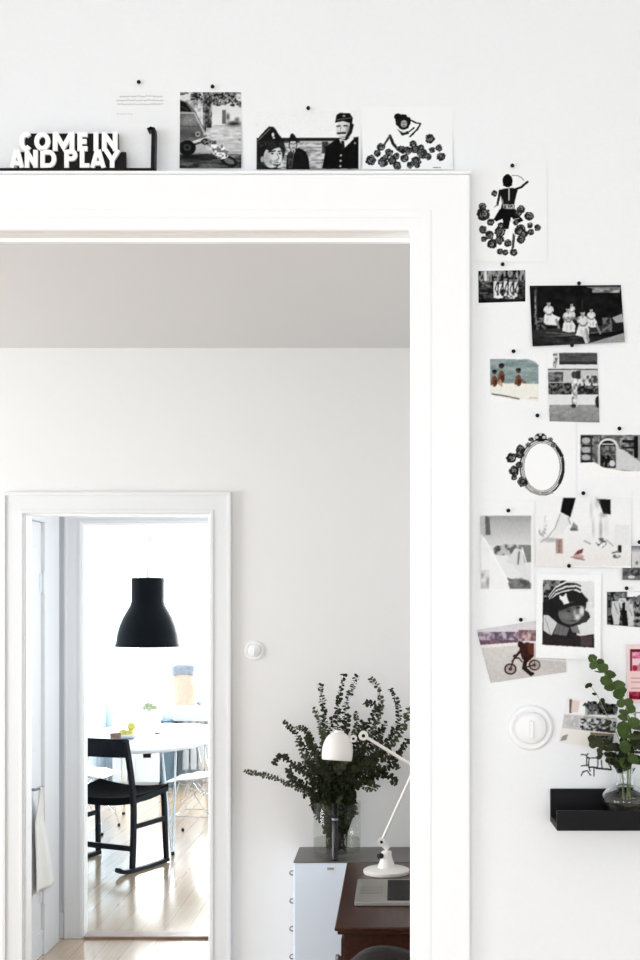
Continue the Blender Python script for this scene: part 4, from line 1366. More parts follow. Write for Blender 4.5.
# ------------------------------------------------------------------ cabinet, desk and what stands on them
cb = thing('drawer_cabinet', 'blue-white steel drawer cabinet with grey top, behind the dark desk', 'cabinet', (-.383, 4.69, 0))
CW, CD, CH = .80, .29, .72
obj('body', B((0, CW, 0, CD, .03, CH - .004)), 'cabinet', cb, bevel=.004)
obj('plinth', B((.02, CW - .02, .02, CD - .01, 0, .03)), 'black', cb)
obj('top_plate', B((-.002, CW + .002, -.002, CD, CH - .004, CH)), 'cabtop', cb, bevel=.001)
for k in range(6):
    zc = .676 - .105 * k
    d_ = obj('drawer', B((-.004, 0, .012, CD - .012, zc - .047, zc + .042)), 'cabinet', cb, bevel=.001)
    # small cup pulls near the front edge of the drawer side
    bm = bmesh.new()
    tube(bm, [(-.004, .014, zc + .008), (-.014, .012, zc + .006), (-.017, .012, zc - .001), (-.013, .012, zc - .007), (-.004, .014, zc - .009)], .0026, 8)
    obj('pull', bm, 'nickel', d_, smooth=60)
obj('label_plate', B((.125, .150, -.003, 0, CH - .030, CH - .021)), 'alu', cb)

dk = thing('writing_desk', 'dark brown wooden writing desk with moulded top edge, in front of the cabinet', 'desk', (-.18, 3.655, 0))
DW, DL, DH = .72, .925, .74
bm = B((0, DW, 0, DL, DH - .012, DH))
obj('desktop', bm, 'desk', dk, bevel=.004)
obj('edge_moulding', B((.008, DW - .002, .008, DL - .008, DH - .024, DH - .012)), 'desk', dk, bevel=.004)
obj('pedestal', B((.025, DW - .03, .035, .33, .1, DH - .024)), 'desk', dk, bevel=.002)
obj('pedestal', B((.025, DW - .03, DL - .33, DL - .035, .1, DH - .024)), 'desk', dk, bevel=.002)
obj('end_panel', B((.075, DW - .08, .029, .035, .16, DH - .09)), 'desk', dk, bevel=.003)
obj('apron', B((.04, DW - .05, .33, DL - .33, DH - .13, DH - .024)), 'desk', dk, bevel=.002)
for (ax, ay) in ((.05, .06), (DW - .07, .06), (.05, DL - .08), (DW - .07, DL - .08)):
    bm = bmesh.new()
    bar(bm, (ax, ay, .1), (ax, ay, 0), .045, .045, up=(0, 1, 0), w2=.03, h2=.03)
    obj('leg', bm, 'desk', dk, bevel=.002)
for base in (.05, DL - .315):
    for k in range(3):
        z0 = .13 + .19 * k
        d_ = obj('drawer', B((.017, .025, base, base + .265, z0, z0 + .18)), 'desk', dk, bevel=.002)
        bm = bmesh.new()
        lathe(bm, [(0, 0), (.006, 0), (.006, .008), (.012, .014), (.010, .022), (0, .024)], seg=16)
        for v in bm.verts:
            v.co = Vector((.017 - v.co.z, base + .1325 + v.co.x, z0 + .09 + v.co.y))
        obj('knob', bm, 'nickel', d_, smooth=50)

# laptop, its user would sit on the left side of the desk
lp = thing('laptop', 'open aluminium laptop with black keys on the dark desk', 'laptop', (-.13, 3.91, DH + .0005))
LW, LD = .235, .33
obj('base', B((0, LW, 0, LD, 0, .014)), 'alu', lp, bevel=.003)
obj('trackpad', B((.014, .088, LD / 2 - .055, LD / 2 + .055, .0141, .0148)), 'pad', lp)
kb = obj('keyboard_well', B((.102, .222, .018, LD - .018, .0141, .0146)), 'keys', lp)
for r_ in range(6):
    for c_ in range(14):
        yy = .022 + c_ * (LD - .044) / 14
        xx = .105 + r_ * .0192
        if r_ == 0 and 4 <= c_ <= 8:
            continue
        obj('key', B((xx, xx + .0162, yy, yy + .0178, .0147, .0160)), 'keys', kb)
obj('key', B((.105, .1212, .022 + 4 * (LD - .044) / 14, .022 + 9 * (LD - .044) / 14 - .003, .0147, .0160)), 'keys', kb)['label'] = 'wide black space bar'
bm = bmesh.new()
bar(bm, (LW - .002, LD / 2, .012), (LW + .055, LD / 2, .225), LD, .006, up=(1, 0, -.25))
scr = obj('lid', bm, 'alu', lp, bevel=.002)
bm = bmesh.new()
bar(bm, (LW - .0015 + .006, LD / 2, .030), (LW + .0475, LD / 2, .215), LD - .02, .001, up=(1, 0, -.25))
for v in bm.verts:
    v.co.x -= .0045
obj('screen', bm, 'black', lp)

# white jointed desk lamp
Yl = 4.40
lb = P(386.5, 866, Yl)
lm_ = thing('desk_lamp', 'white jointed desk lamp with dome shade standing on the desk', 'desk lamp', (lb.x, Yl, DH + .0005))
o0 = Vector(lm_.location)


def LP(px, py, d=Yl):
    return P(px, py, d) - o0


bm = bmesh.new()
lathe(bm, [(0, 0), (.080, 0), (.082, .004), (.081, .012), (.074, .016), (.034, .020), (.030, .022), (0, .022)], seg=56)
obj('base', bm, 'lampwhite', lm_, smooth=50)
bm = bmesh.new()
lathe(bm, [(0, .021), (.032, .021), (.028, .032), (.021, .05), (.018, .062), (.018, .074), (.014, .078), (0, .079)], (0, 0, 0), 32)
obj('stand', bm, 'lampwhite', lm_, smooth=50)
bm = bmesh.new()
j = LP(380, 855)
tube(bm, [(j.x + .006, -.012, j.z), (j.x - .004, -.024, j.z)], .009, 14)
obj('switch_knob', bm, 'black', lm_)
j1, el, j2 = LP(381.5, 841.5), LP(415, 767), LP(363.5, 735.5)


def disc_joint(c, r, t_, name):
    bm = bmesh.new()
    lathe(bm, [(0, -t_ / 2), (r, -t_ / 2), (r * 1.02, 0), (r, t_ / 2), (0, t_ / 2)], c, 28, axis='y')
    o = obj(name, bm, 'lampwhite', lm_, smooth=50)
    bm = bmesh.new()
    lathe(bm, [(0, t_ / 2), (r * .38, t_ / 2), (r * .34, t_ / 2 + .004), (0, t_ / 2 + .004)], c, 14, axis='y')
    obj('screw', bm, 'black', o)
    return o


bm = bmesh.new()
tube(bm, [LP(388, 849), LP(384, 845), j1], .010, 14)
obj('lower_bracket', bm, 'lampwhite', lm_, smooth=60)
disc_joint(j1, .014, .022, 'joint')
bm = bmesh.new()
tube(bm, [j1, el], .0052, 14)
obj('arm', bm, 'lampwhite', lm_, smooth=60)
disc_joint(el, .014, .022, 'joint')
bm = bmesh.new()
tube(bm, [el, j2], .0058, 14)
obj('arm', bm, 'lampwhite', lm_, smooth=60)
disc_joint(j2, .0165, .024, 'joint')
k1 = LP(353.5, 738.5)
bm = bmesh.new()
tube(bm, [j2, LP(359, 737.5)], .0085, 14)
tube(bm, [LP(354, 738.5), LP(348, 741.5)], .0085, 14)
obj('head_bracket', bm, 'lampwhite', lm_, smooth=60)
disc_joint(k1, .0125, .02, 'joint')
# dome shade
sc_ = LP(336.8, 760.2)
bm = bmesh.new()
rr = .0545
outer = [(rr * .95, 0), (rr * .97, .003), (rr * 1.0, .018), (rr * 1.0, .038), (rr * .94, .056), (rr * .83, .072), (rr * .66, .086), (rr * .46, .095), (rr * .34, .098), (rr * .33, .104), (0, .106)]
inner = [(0, .1035), (rr * .28, .1015), (rr * .30, .0955), (rr * .43, .0925), (rr * .62, .0835), (rr * .79, .070), (rr * .90, .055), (rr * .96, .037), (rr * .96, .018), (rr * .92, .001)]
lathe(bm, outer + inner, (0, 0, 0), 56, close=True)
bmesh.ops.transform(bm, matrix=Matrix.Translation(sc_) @ Matrix.Rotation(math.radians(4), 4, 'Y') @ Matrix.Rotation(math.radians(-6), 4, 'X'), verts=bm.verts)
obj('lamp_shade', bm, 'lampwhite', lm_, smooth=50)
bm = bmesh.new()
bmesh.ops.create_uvsphere(bm, u_segments=20, v_segments=12, radius=.022, matrix=Matrix.Translation(sc_ + Vector((0, 0, .035))))
tube(bm, [sc_ + Vector((0, 0, .05)), sc_ + Vector((.002, 0, .1))], .012, 12)
obj('bulb', bm, 'whiteplastic', lm_, smooth=60)

# glass vase with branches on the cabinet
VY = 4.835
vq = P(337, 860, VY)
vs = thing('glass_vase', 'large clear cylinder glass vase of eucalyptus on the grey cabinet top', 'vase', (vq.x, VY, CH + .0005))
VR, VH = .092, .205
bm = bmesh.new()
lathe(bm, [(0, 0), (VR - .006, 0), (VR, .006), (VR, VH - .002), (VR - .002, VH), (VR - .004, VH - .002), (VR - .004, .014), (0, .012)], seg=56)
obj('glass_cylinder', bm, 'glass', vs, smooth=50)
bm = bmesh.new()
lathe(bm, [(0, .0125), (VR - .0047, .0145), (VR - .0047, .060), (0, .060)], seg=48)
obj('water', bm, 'water', vs, smooth=50)
tb = thing('lacquered_tube', 'slim dark navy upright tube in front of the glass vase', 'tube', (P(335, 860, 4.725).x, 4.718, CH + .0005))
bm = bmesh.new()
lathe(bm, [(0, 0), (.014, 0), (.0145, .003), (.012, .006), (.0115, .17), (.0095, .172), (.0095, .20), (.011, .203), (.011, .212), (0, .214)], seg=24)
obj('tube_body', bm, 'navy', tb, smooth=40)
bm = bmesh.new()
lathe(bm, [(.0118, .150), (.0126, .151), (.0126, .158), (.0118, .159)], seg=24, close=True)
obj('collar', bm, 'nickel', tb, smooth=40)

DENSE = 'upright eucalyptus branch in the dense dark middle of the big glass vase'
BR = [  # points px, tip depth, leaf radius, label
    ([(313, 795), (295, 787), (275, 778), (258, 774), (245, 771)], 4.62, .0075, 'long thin eucalyptus branch reaching furthest left out of the glass vase'),
    ([(316, 785), (302, 772), (288, 760), (280, 756), (274, 764)], 4.66, .010, 'eucalyptus branch with a down-curling tip, just above the lowest left one'),
    ([(320, 778), (306, 750), (296, 734), (284, 722)], 4.72, .0085, 'airy eucalyptus branch slanting up left with sparse small leaves'),
    ([(322, 770), (314, 745), (306, 730), (292, 727)], 4.86, .008, 'eucalyptus branch arching left behind the white lamp shade'),
    ([(314, 795), (302, 785), (292, 778), (288, 770)], 4.60, .0095, 'short eucalyptus branch drooping low on the left of the glass vase'),
    ([(328, 775), (326, 740), (324, 712), (320, 684)], 4.80, .0095, 'tall eucalyptus branch rising left above the white lamp shade'),
    ([(326, 775), (322, 745), (320, 722), (314, 708)], 4.88, .010, 'eucalyptus branch with a bent tip, left of the lamp shade top'),
    ([(333, 770), (337, 735), (338, 705), (344, 675)], 4.82, .0105, 'tallest eucalyptus branch, straight up above the lamp shade'),
    ([(336, 770), (344, 735), (346, 705), (357, 676)], 4.88, .010, 'tall eucalyptus branch leaning right above the lamp shade'),
    ([(345, 770), (368, 738), (380, 712), (379, 690), (371, 679)], 4.84, .0095, 'tall eucalyptus branch with tip curling left, right of the lamp shade'),
    ([(345, 765), (360, 735), (374, 715), (377, 706), (366, 703)], 4.72, .0105, 'eucalyptus branch arching over near the lamp joint'),
    ([(350, 775), (380, 750), (397, 725), (398, 705), (391, 690)], 4.82, .0095, 'eucalyptus branch rising at the far right beside the door casing'),
    ([(352, 775), (388, 748), (402, 730), (410, 708)], 4.74, .0105, 'eucalyptus branch reaching up right, half behind the door casing'),
    ([(352, 785), (380, 772), (398, 755), (408, 740)], 4.66, .0105, 'eucalyptus branch spreading right behind the lamp arm'),
    ([(352, 790), (372, 778), (388, 775), (396, 784)], 4.72, .0105, 'eucalyptus branch drooping low on the right beside the lamp arm'),
    ([(350, 780), (372, 763), (390, 758), (398, 768)], 4.80, .010, None),
    ([(330, 780), (318, 760), (310, 745), (308, 738)], 4.58, .0105, None),
    ([(332, 785), (322, 770), (312, 765), (300, 764)], 4.70, .0105, None),
    ([(334, 780), (328, 755), (324, 738), (322, 728)], 4.70, .0105, None),
    ([(338, 780), (340, 755), (345, 735), (348, 715)], 4.66, .0110, None),
    ([(340, 780), (352, 755), (360, 738), (362, 722)], 4.78, .0110, None),
    ([(342, 785), (356, 765), (370, 752), (382, 742)], 4.88, .0110, None),
    ([(342, 788), (358, 772), (374, 760), (390, 748)], 4.76, .0110, None),
    ([(340, 790), (352, 772), (364, 766), (380, 766)], 4.60, .0110, None),
    ([(336, 785), (338, 765), (340, 750), (338, 742)], 4.88, .0115, None),
    ([(333, 788), (325, 772), (318, 768), (308, 772)], 4.62, .0105, None),
    ([(338, 785), (346, 768), (352, 758), (356, 748)], 4.92, .0115, None),
    ([(334, 785), (330, 770), (330, 758), (330, 748)], 4.90, .0115, None),
    ([(330, 786), (320, 776), (312, 770), (306, 756)], 4.86, .0110, None),
    ([(340, 788), (348, 776), (360, 774), (372, 770)], 4.90, .0110, None),
    ([(336, 788), (336, 772), (340, 768), (344, 760)], 4.72, .0115, None),
    ([(338, 790), (350, 780), (362, 782), (374, 784)], 4.66, .0100, None),
    ([(332, 792), (322, 786), (312, 782), (302, 786)], 4.74, .0100, None),
    ([(335, 788), (328, 775), (323, 762), (318, 752)], 4.76, .0110, None),
    ([(339, 786), (346, 770), (354, 757), (366, 748)], 4.70, .0110, None),
    ([(345, 780), (362, 757), (378, 738), (386, 722)], 4.90, .0100, None),
    ([(345, 782), (364, 765), (384, 756), (400, 756)], 4.84, .0100, None),
    ([(346, 785), (366, 774), (382, 770), (396, 766)], 4.74, .0100, None),
    ([(346, 786), (362, 768), (376, 752), (380, 738)], 4.64, .0100, None),
    ([(328, 784), (314, 768), (302, 752), (298, 742)], 4.80, .0095, None),
    ([(328, 782), (318, 756), (308, 734), (300, 726)], 4.68, .0090, None),
    ([(327, 786), (312, 776), (300, 768), (290, 766)], 4.88, .0095, None),
    ([(336, 780), (346, 752), (356, 728), (356, 712)], 4.90, .0100, None),
    ([(334, 780), (334, 752), (330, 732), (334, 716)], 4.90, .0100, None),
    ([(346, 784), (362, 754), (372, 735), (384, 730)], 4.86, .0100, None),
    ([(342, 790), (356, 784), (370, 790), (378, 786)], 4.78, .0095, None),
    ([(332, 792), (320, 784), (312, 790), (304, 796)], 4.82, .0090, None),
]
for i, (pp, yt, lr, lab) in enumerate(BR):
    rnd = random.Random(100 + i)
    bx = rnd.uniform(-14, 14)
    # stems cross in the vase: foot on the opposite side of the lean
    ft = Vector((vq.x + rnd.uniform(-.045, .045), VY + rnd.uniform(-.03, .05), CH + .018))
    tx = pp[0][0]
    nx_ = max(-18, min(18, (tx - 335) * .95)) + rnd.uniform(-3, 3)
    neck = P(336 + nx_, 812, VY + rnd.uniform(-.02, .05))
    mid = [neck]
    n = len(pp)
    for k, (x, y) in enumerate(pp):
        f = (k + 1) / n
        yy = neck.y * (1 - f) + yt * f
        mid.append(P(x, y, yy))
    eucalyptus('eucalyptus_branch', [ft] + mid, lr * 1.0, lr * .62, lr * .92, lab or DENSE, 'branch', 'eucalyptus branches in the big glass vase',
               lm='leafdark' if i % 3 else 'leaf', bare=.15 if lab is None else .2, seed=200 + i, flat=.5, sr=.0024, e=1.25)

# dark chair in front of the desk, only the top of its back is in view
ch = thing('office_chair', 'dark grey leather chair back in front of the desk', 'chair', (.0, 3.16, 0), math.radians(-14))
bm = bmesh.new()
N, K = 28, 14
grid = []
for i in range(K + 1):
    v = i / K
    z = .46 + .385 * v
    hw = .225 * (1 - max(0, v - .35) ** 2.4 * 1.45) if v > .35 else .225
    row = []
    for k in range(N + 1):
        u = k / N * 2 - 1
        zz = z - (.06 * abs(u) ** 2.2) * v ** 2
        row.append(Vector((u * hw, .03 - .10 * (1 - u * u) * .6 - .07 * v, zz)))
    grid.append(row)
fr = [[bm.verts.new(q + Vector((0, -.018, 0))) for q in r] for r in grid]
bk = [[bm.verts.new(q + Vector((0, .018, 0))) for q in r] for r in grid]
for i in range(K):
    for k in range(N):
        bm.faces.new((fr[i][k], fr[i][k + 1], fr[i + 1][k + 1], fr[i + 1][k]))
        bm.faces.new((bk[i][k], bk[i + 1][k], bk[i + 1][k + 1], bk[i][k + 1]))
for i in range(K):
    for k in (0, N):
        bm.faces.new((fr[i][k], fr[i + 1][k], bk[i + 1][k], bk[i][k]))
for k in range(N):
    for i in (0, K):
        bm.faces.new((fr[i][k], fr[i][k + 1], bk[i][k + 1], bk[i][k]))
obj('backrest', bm, 'leather', ch, smooth=60, bevel=.006)
bm = bmesh.new()
lathe(bm, [(0, .40), (.20, .40), (.235, .415), (.24, .44), (.22, .462), (0, .47)], (0, .22, 0), 40)
obj('seat', bm, 'leather', ch, smooth=60)
bm = bmesh.new()
tube(bm, [(0, .22, .06), (0, .22, .402)], .025, 20)
obj('column', bm, 'chrome', ch, smooth=50)
bm = bmesh.new()
bar(bm, (0, .22, .41), (0, -.055, .41), .05, .012)
bar(bm, (0, -.055, .404), (0, -.057, .60), .05, .012, up=(0, 1, 0))
obj('back_support', bm, 'chrome', ch)
for k in range(5):
    a = 2 * PI * k / 5 + .3
    e_ = Vector((.24 * math.cos(a), .22 + .24 * math.sin(a), .055))
    bm = bmesh.new()
    bar(bm, (0, .22, .085), e_, .05, .028, w2=.03, h2=.02)
    lg = obj('leg', bm, 'chrome', ch, bevel=.003)
    bm = bmesh.new()
    lathe(bm, [(0, -.012), (.0228, -.012), (.0228, .012), (0, .012)], (e_.x, e_.y, .0235), 16, axis='y')
    obj('caster', bm, 'rubber', lg, smooth=50)

# ------------------------------------------------------------------ cloth on the passage door handle
bm = bmesh.new()
rows, cols = 26, 14
g = []
for i in range(rows + 1):
    v = i / rows
    z = .835 - .50 * v
    w0 = .012 + .36 * v ** .9
    y0 = 5.815 + .05 * v
    row = []
    for k in range(cols + 1):
        u = k / cols
        fold = .012 * math.sin(u * 9 + v * 2) * (.3 + v) + .006 * math.sin(u * 23)
        row.append(bm.verts.new((HX + .068 - .028 * min(1, v * 3) + fold * .7, y0 + (u - .12) * w0, z - .02 * u * v)))
    g.append(row)
for i in range(rows):
    for k in range(cols):
        bm.faces.new((g[i][k], g[i][k + 1], g[i + 1][k + 1], g[i + 1][k]))
towel = obj('cotton_cloth', bm, 'cloth', smooth=179)
s = towel.modifiers.new('thick', 'SOLIDIFY')
s.thickness = .004
tag(towel, 'white cotton cloth hanging from the passage door handle', 'cloth')

# ------------------------------------------------------------------ kitchen: black chair
CR = math.radians(-25.8)
kc = Vector((-1.652, 7.895, 0))          # foot of the rear right post
W, D = .56, .315
ang = CR
rt = Vector((math.cos(ang), math.sin(ang), 0))
fw = Vector((-math.sin(ang), math.cos(ang), 0))
ctr = kc - rt * (W / 2) + fw * (D / 2)
bc = thing('black_chair', 'black wooden chair on curved sled runners beside the white table', 'chair', ctr, ang)
hw, hd = W / 2, D / 2
for sgn in (1, -1):
    x = sgn * hw
    bm = bmesh.new()
    pts = smoothpts([(x, -hd - .02, .028), (x, -hd - .01, .25), (x * .985, -hd - .005, .44), (x * .97, -hd - .03, .64), (x * .95, -hd - .07, .835)], 5)
    for a, b in zip(pts[:-1], pts[1:]):
        bar(bm, a - (b - a) * .04, b, .032, .026, up=(1, 0, 0))
    obj('rear_post', bm, 'chairblack', bc)
    bm = bmesh.new()
    bar(bm, (x, hd + .02, .03), (x * .97, hd, .485), .030, .026, up=(1, 0, 0))
    obj('front_leg', bm, 'chairblack', bc, bevel=.003)
    bm = bmesh.new()
    pts = smoothpts([(x, -hd - .17, .045), (x, -hd - .12, .022), (x, -hd - .02, .013), (x, 0, .012), (x, hd + .035, .018)], 4)
    for a, b in zip(pts[:-1], pts[1:]):
        bar(bm, a - (b - a) * .04, b, .034, .024, up=(0, 0, 1))
    obj('runner', bm, 'chairblack', bc)
    bm = bmesh.new()
    bar(bm, (x, -hd, .285), (x * .99, hd, .292), .022, .030, up=(0, 0, 1))
    obj('side_stretcher', bm, 'chairblack', bc, bevel=.002)
    bm = bmesh.new()
    bar(bm, (x * .98, -hd - .01, .445), (x * .97, hd + .03, .480), .026, .034, up=(0, 0, 1))
    obj('seat_rail', bm, 'chairblack', bc, bevel=.003)
bm = bmesh.new()
bar(bm, (-hw, -hd, .145), (hw, -hd, .145), .020, .034)
obj('cross_stretcher', bm, 'chairblack', bc, bevel=.002)
bm = bmesh.new()
bar(bm, (-hw, hd, .46), (hw, hd, .46), .020, .034)
obj('cross_stretcher', bm, 'chairblack', bc, bevel=.002)
# woven sling seat
bm = bmesh.new()
R_, C_ = 10, 14
fr, bk = [], []
for i in range(R_ + 1):
    v = i / R_
    y = -hd - .02 + (D + .06) * v
    z = .452 + .035 * v + .012 * (1 - math.sin(PI * v))
    fr.append([])
    bk.append([])
    for k in range(C_ + 1):
        u = k / C_ * 2 - 1
        q = Vector((u * (hw + .002), y, z - .028 * (1 - u * u)))
        fr[-1].append(bm.verts.new(q + Vector((0, 0, .016))))
        bk[-1].append(bm.verts.new(q - Vector((0, 0, .030))))
for i in range(R_):
    for k in range(C_):
        bm.faces.new((fr[i][k], fr[i][k + 1], fr[i + 1][k + 1], fr[i + 1][k]))
        bm.faces.new((bk[i][k], bk[i + 1][k], bk[i + 1][k + 1], bk[i][k + 1]))
    for k in (0, C_):
        bm.faces.new((fr[i][k], fr[i + 1][k], bk[i + 1][k], bk[i][k]))
for k in range(C_):
    for i in (0, R_):
        bm.faces.new((fr[i][k], fr[i][k + 1], bk[i][k + 1], bk[i][k]))
obj('seat', bm, 'blackfabric', bc, smooth=50)
# curved back slat
bm = bmesh.new()
n = 14
A, B2 = [], []
for k in range(n + 1):
    u = k / n * 2 - 1
    y = -hd - .052 - .05 * (1 - u * u)
    q = [Vector((u * hw * .965, y - .01, .845)), Vector((u * hw * .965, y + .012, .725))]
    A.append([bm.verts.new(p_ + Vector((0, -.009, 0))) for p_ in q])
    B2.append([bm.verts.new(p_ + Vector((0, .009, 0))) for p_ in q])
for k in range(n):
    bm.faces.new((A[k][0], A[k + 1][0], A[k + 1][1], A[k][1]))
    bm.faces.new((B2[k][0], B2[k][1], B2[k + 1][1], B2[k + 1][0]))
    bm.faces.new((A[k][0], B2[k][0], B2[k + 1][0], A[k + 1][0]))
    bm.faces.new((A[k][1], A[k + 1][1], B2[k + 1][1], B2[k][1]))
for k in (0, n):
    bm.faces.new((A[k][0], A[k][1], B2[k][1], B2[k][0]))
obj('backrest', bm, 'chairblack', bc, bevel=.003)

# ------------------------------------------------------------------ kitchen: table
tc_ = Vector((-1.85, 9.25, 0))
tab = thing('dining_table', 'white superellipse dining table with slim metal rod legs under the pendant', 'table', tc_)
bm = bmesh.new()
n = 72
rings = []
for sc2, z in ((.985, .695), (1.0, .702), (1.0, .716), (.992, .722)):
    ring = []
    for k in range(n):
        a = 2 * PI * k / n
        c, s = math.cos(a), math.sin(a)
        ring.append(bm.verts.new((sc2 * .52 * math.copysign(abs(c) ** .8, c), sc2 * .96 * math.copysign(abs(s) ** .8, s), z)))
    rings.append(ring)
for a, b in zip(rings[:-1], rings[1:]):
    for k in range(n):
        bm.faces.new((a[k], a[(k + 1) % n], b[(k + 1) % n], b[k]))
bm.faces.new(rings[0][::-1])
bm.faces.new(rings[-1])
obj('tabletop', bm, 'whiteplastic', tab, smooth=40)
for sx_ in (1, -1):
    for sy_ in (1, -1):
        f_ = Vector((sx_ * .345, sy_ * .82, .012))
        bm = bmesh.new()
        tube(bm, [Vector((sx_ * .25, sy_ * .70, .694)), f_ + Vector((-sx_ * .006, 0, .01)), f_, f_ + Vector((0, -sy_ * .006, .01)), Vector((sx_ * .33, sy_ * .62, .694))], .008, 8)
        lg = obj('leg', bm, 'chrome', tab, smooth=60)
        bm = bmesh.new()
        lathe(bm, [(0, -.0115), (.012, -.0115), (.013, 0), (.010, .012), (0, .013)], f_, 14)
        obj('foot_cap', bm, 'rubber', lg, smooth=50)


# ------------------------------------------------------------------ kitchen: white shell chairs
def shell_chair(name, loc, rz, label):
    root = thing(name, label, 'chair', loc, rz, 'white shell chairs round the table')
    bm = bmesh.new()
    n, m = 22, 18
    F_, Bk = [], []
    for i in range(m + 1):
        v = i / m
        row = []
        for k in range(n + 1):
            u = k / n * 2 - 1
            # profile along the chair: seat (v<.55) then back
            if v < .55:
                s_ = v / .55
                y = .21 - .38 * s_
                z = .445 - .02 * math.sin(PI * s_) - (.03 * (1 - s_) ** 3 if s_ < .3 else 0)
                w_ = .215 + .015 * s_
                cup = .035 * s_
            else:
                s_ = (v - .55) / .45
                y = -.17 - .10 * s_
                z = .445 + .36 * s_ ** 1.1
                w_ = .23 - .06 * s_ ** 3
                cup = .035
            row.append(Vector((u * w_, y + (.05 * u * u if v >= .55 else 0), z + cup * abs(u) ** 2.5)))
        F_.append([bm.verts.new(q) for q in row])
    for i in range(m):
        for k in range(n):
            bm.faces.new((F_[i][k], F_[i][k + 1], F_[i + 1][k + 1], F_[i + 1][k]))
    o = obj('seat_shell', bm, 'whiteplastic', root, smooth=179)
    s = o.modifiers.new('thick', 'SOLIDIFY')
    s.thickness = .006
    # wire base: crossing rods
    top = [(-.13, .12), (.13, .12), (.13, -.10), (-.13, -.10)]
    foot = [(-.20, .20), (.20, .20), (.20, -.19), (-.20, -.19)]
    for k in range(4):
        bm = bmesh.new()
        tx_, ty_ = top[k]
        fx, fy = foot[k]
        nx2, ny2 = top[(k + 1) % 4]
        px2, py2 = top[(k - 1) % 4]
        tube(bm, [(tx_, ty_, .418), (fx, fy, .012)], .005, 8)
        tube(bm, [(nx2 * .7, ny2 * .7, .41), (fx * .92, fy * .92, .09)], .003, 6)
        tube(bm, [(px2 * .7, py2 * .7, .41), (fx * .92, fy * .92, .09)], .003, 6)
        lg = obj('leg', bm, 'chrome', root, smooth=60)
        bm = bmesh.new()
        lathe(bm, [(0, -.0115), (.010, -.0115), (.011, .004), (.006, .012), (0, .012)], (fx, fy, .012), 12)
        obj('foot_cap', bm, 'rubber', lg, smooth=50)
    bm = bmesh.new()
    tube(bm, [(x, y, .17) for x, y in ((-.165, .16), (.165, .16), (.165, -.15), (-.165, -.15))], .003, 6, closed=True)
    for a, b in (((-.13, .12), (.13, -.10)), ((.13, .12), (-.13, -.10))):
        tube(bm, [(a[0], a[1], .405), (b[0] * .3, b[1] * .3, .3), (b[0], b[1], .405)], .003, 6)
    tube(bm, [(x, y, .416) for x, y in top], .005, 6, closed=True)
    obj('wire_brace', bm, 'chrome', root, smooth=60)
    return root


c0 = shell_chair('shell_chair', (-1.42, 9.1, 0), math.radians(82), 'white shell chair with wire legs at the right side of the table')
c1 = copy_tree(c0)
c1.location = (-2.33, 9.35, 0)
c1.rotation_euler[2] = math.radians(-95)
c1['label'] = 'white shell chair on the left side of the table, behind the black chair back'
c2 = copy_tree(c0)
c2.location = (-1.30, 10.05, 0)
c2.rotation_euler[2] = math.radians(100)
c2['label'] = 'white shell chair further back on the right side of the table'

# ------------------------------------------------------------------ pendant
PY = 9.15
pc = P(147.8, 646.5, PY)
pz = pc.z
sP = PY / F
pd = thing('pendant_lamp', 'large dark bell-shaped pendant lamp hanging over the white table', 'pendant lamp', (pc.x, PY, pz))
prof = [(32 * sP, 0), (32.2 * sP, .006), (31 * sP, .03), (30 * sP, 12 * sP), (27.8 * sP, 20 * sP), (24.5 * sP, 28 * sP), (20.6 * sP, 35 * sP), (17.4 * sP, 40.5 * sP), (16.3 * sP, 45 * sP), (16.2 * sP, 67 * sP), (15.6 * sP, 68.4 * sP), (0, 69 * sP)]
inn = [(0, 68 * sP), (15.2 * sP, 67 * sP), (15.6 * sP, 45 * sP), (16.8 * sP, 40 * sP), (23.8 * sP, 28 * sP), (29.4 * sP, 12 * sP), (31.4 * sP, .001)]
bm = bmesh.new()
lathe(bm, prof + inn, seg=64, close=True)
obj('lamp_shade', bm, 'lampblack', pd, smooth=40)
bm = bmesh.new()
tube(bm, [(0, 0, 69 * sP), (0, 0, Z - pz - .03)], .0035, 8)
obj('cord', bm, 'cord', pd)
bm = bmesh.new()
tube(bm, smoothpts([(0, 0, (646.5 - 527) * sP), (-.008, 0, (646.5 - 531) * sP), (.004, 0, (646.5 - 534) * sP), (.02, 0, (646.5 - 539) * sP), (.006, 0, (646.5 - 541) * sP)], 4), .0022, 8)
obj('cord_hook', bm, 'nickel', pd)
bm = bmesh.new()
lathe(bm, [(0, 0), (.05, -.004), (.055, -.02), (.05, -.038), (0, -.038)], (0, 0, Z - pz), 28)
obj('ceiling_cup', bm, 'whiteplastic', pd, smooth=50)
bm = bmesh.new()
bmesh.ops.create_uvsphere(bm, u_segments=20, v_segments=12, radius=.04, matrix=Matrix.Translation((0, 0, .14)))
tube(bm, [(0, 0, .17), (0, 0, 66 * sP)], .02, 14)
obj('bulb', bm, 'whiteplastic', pd, smooth=60)

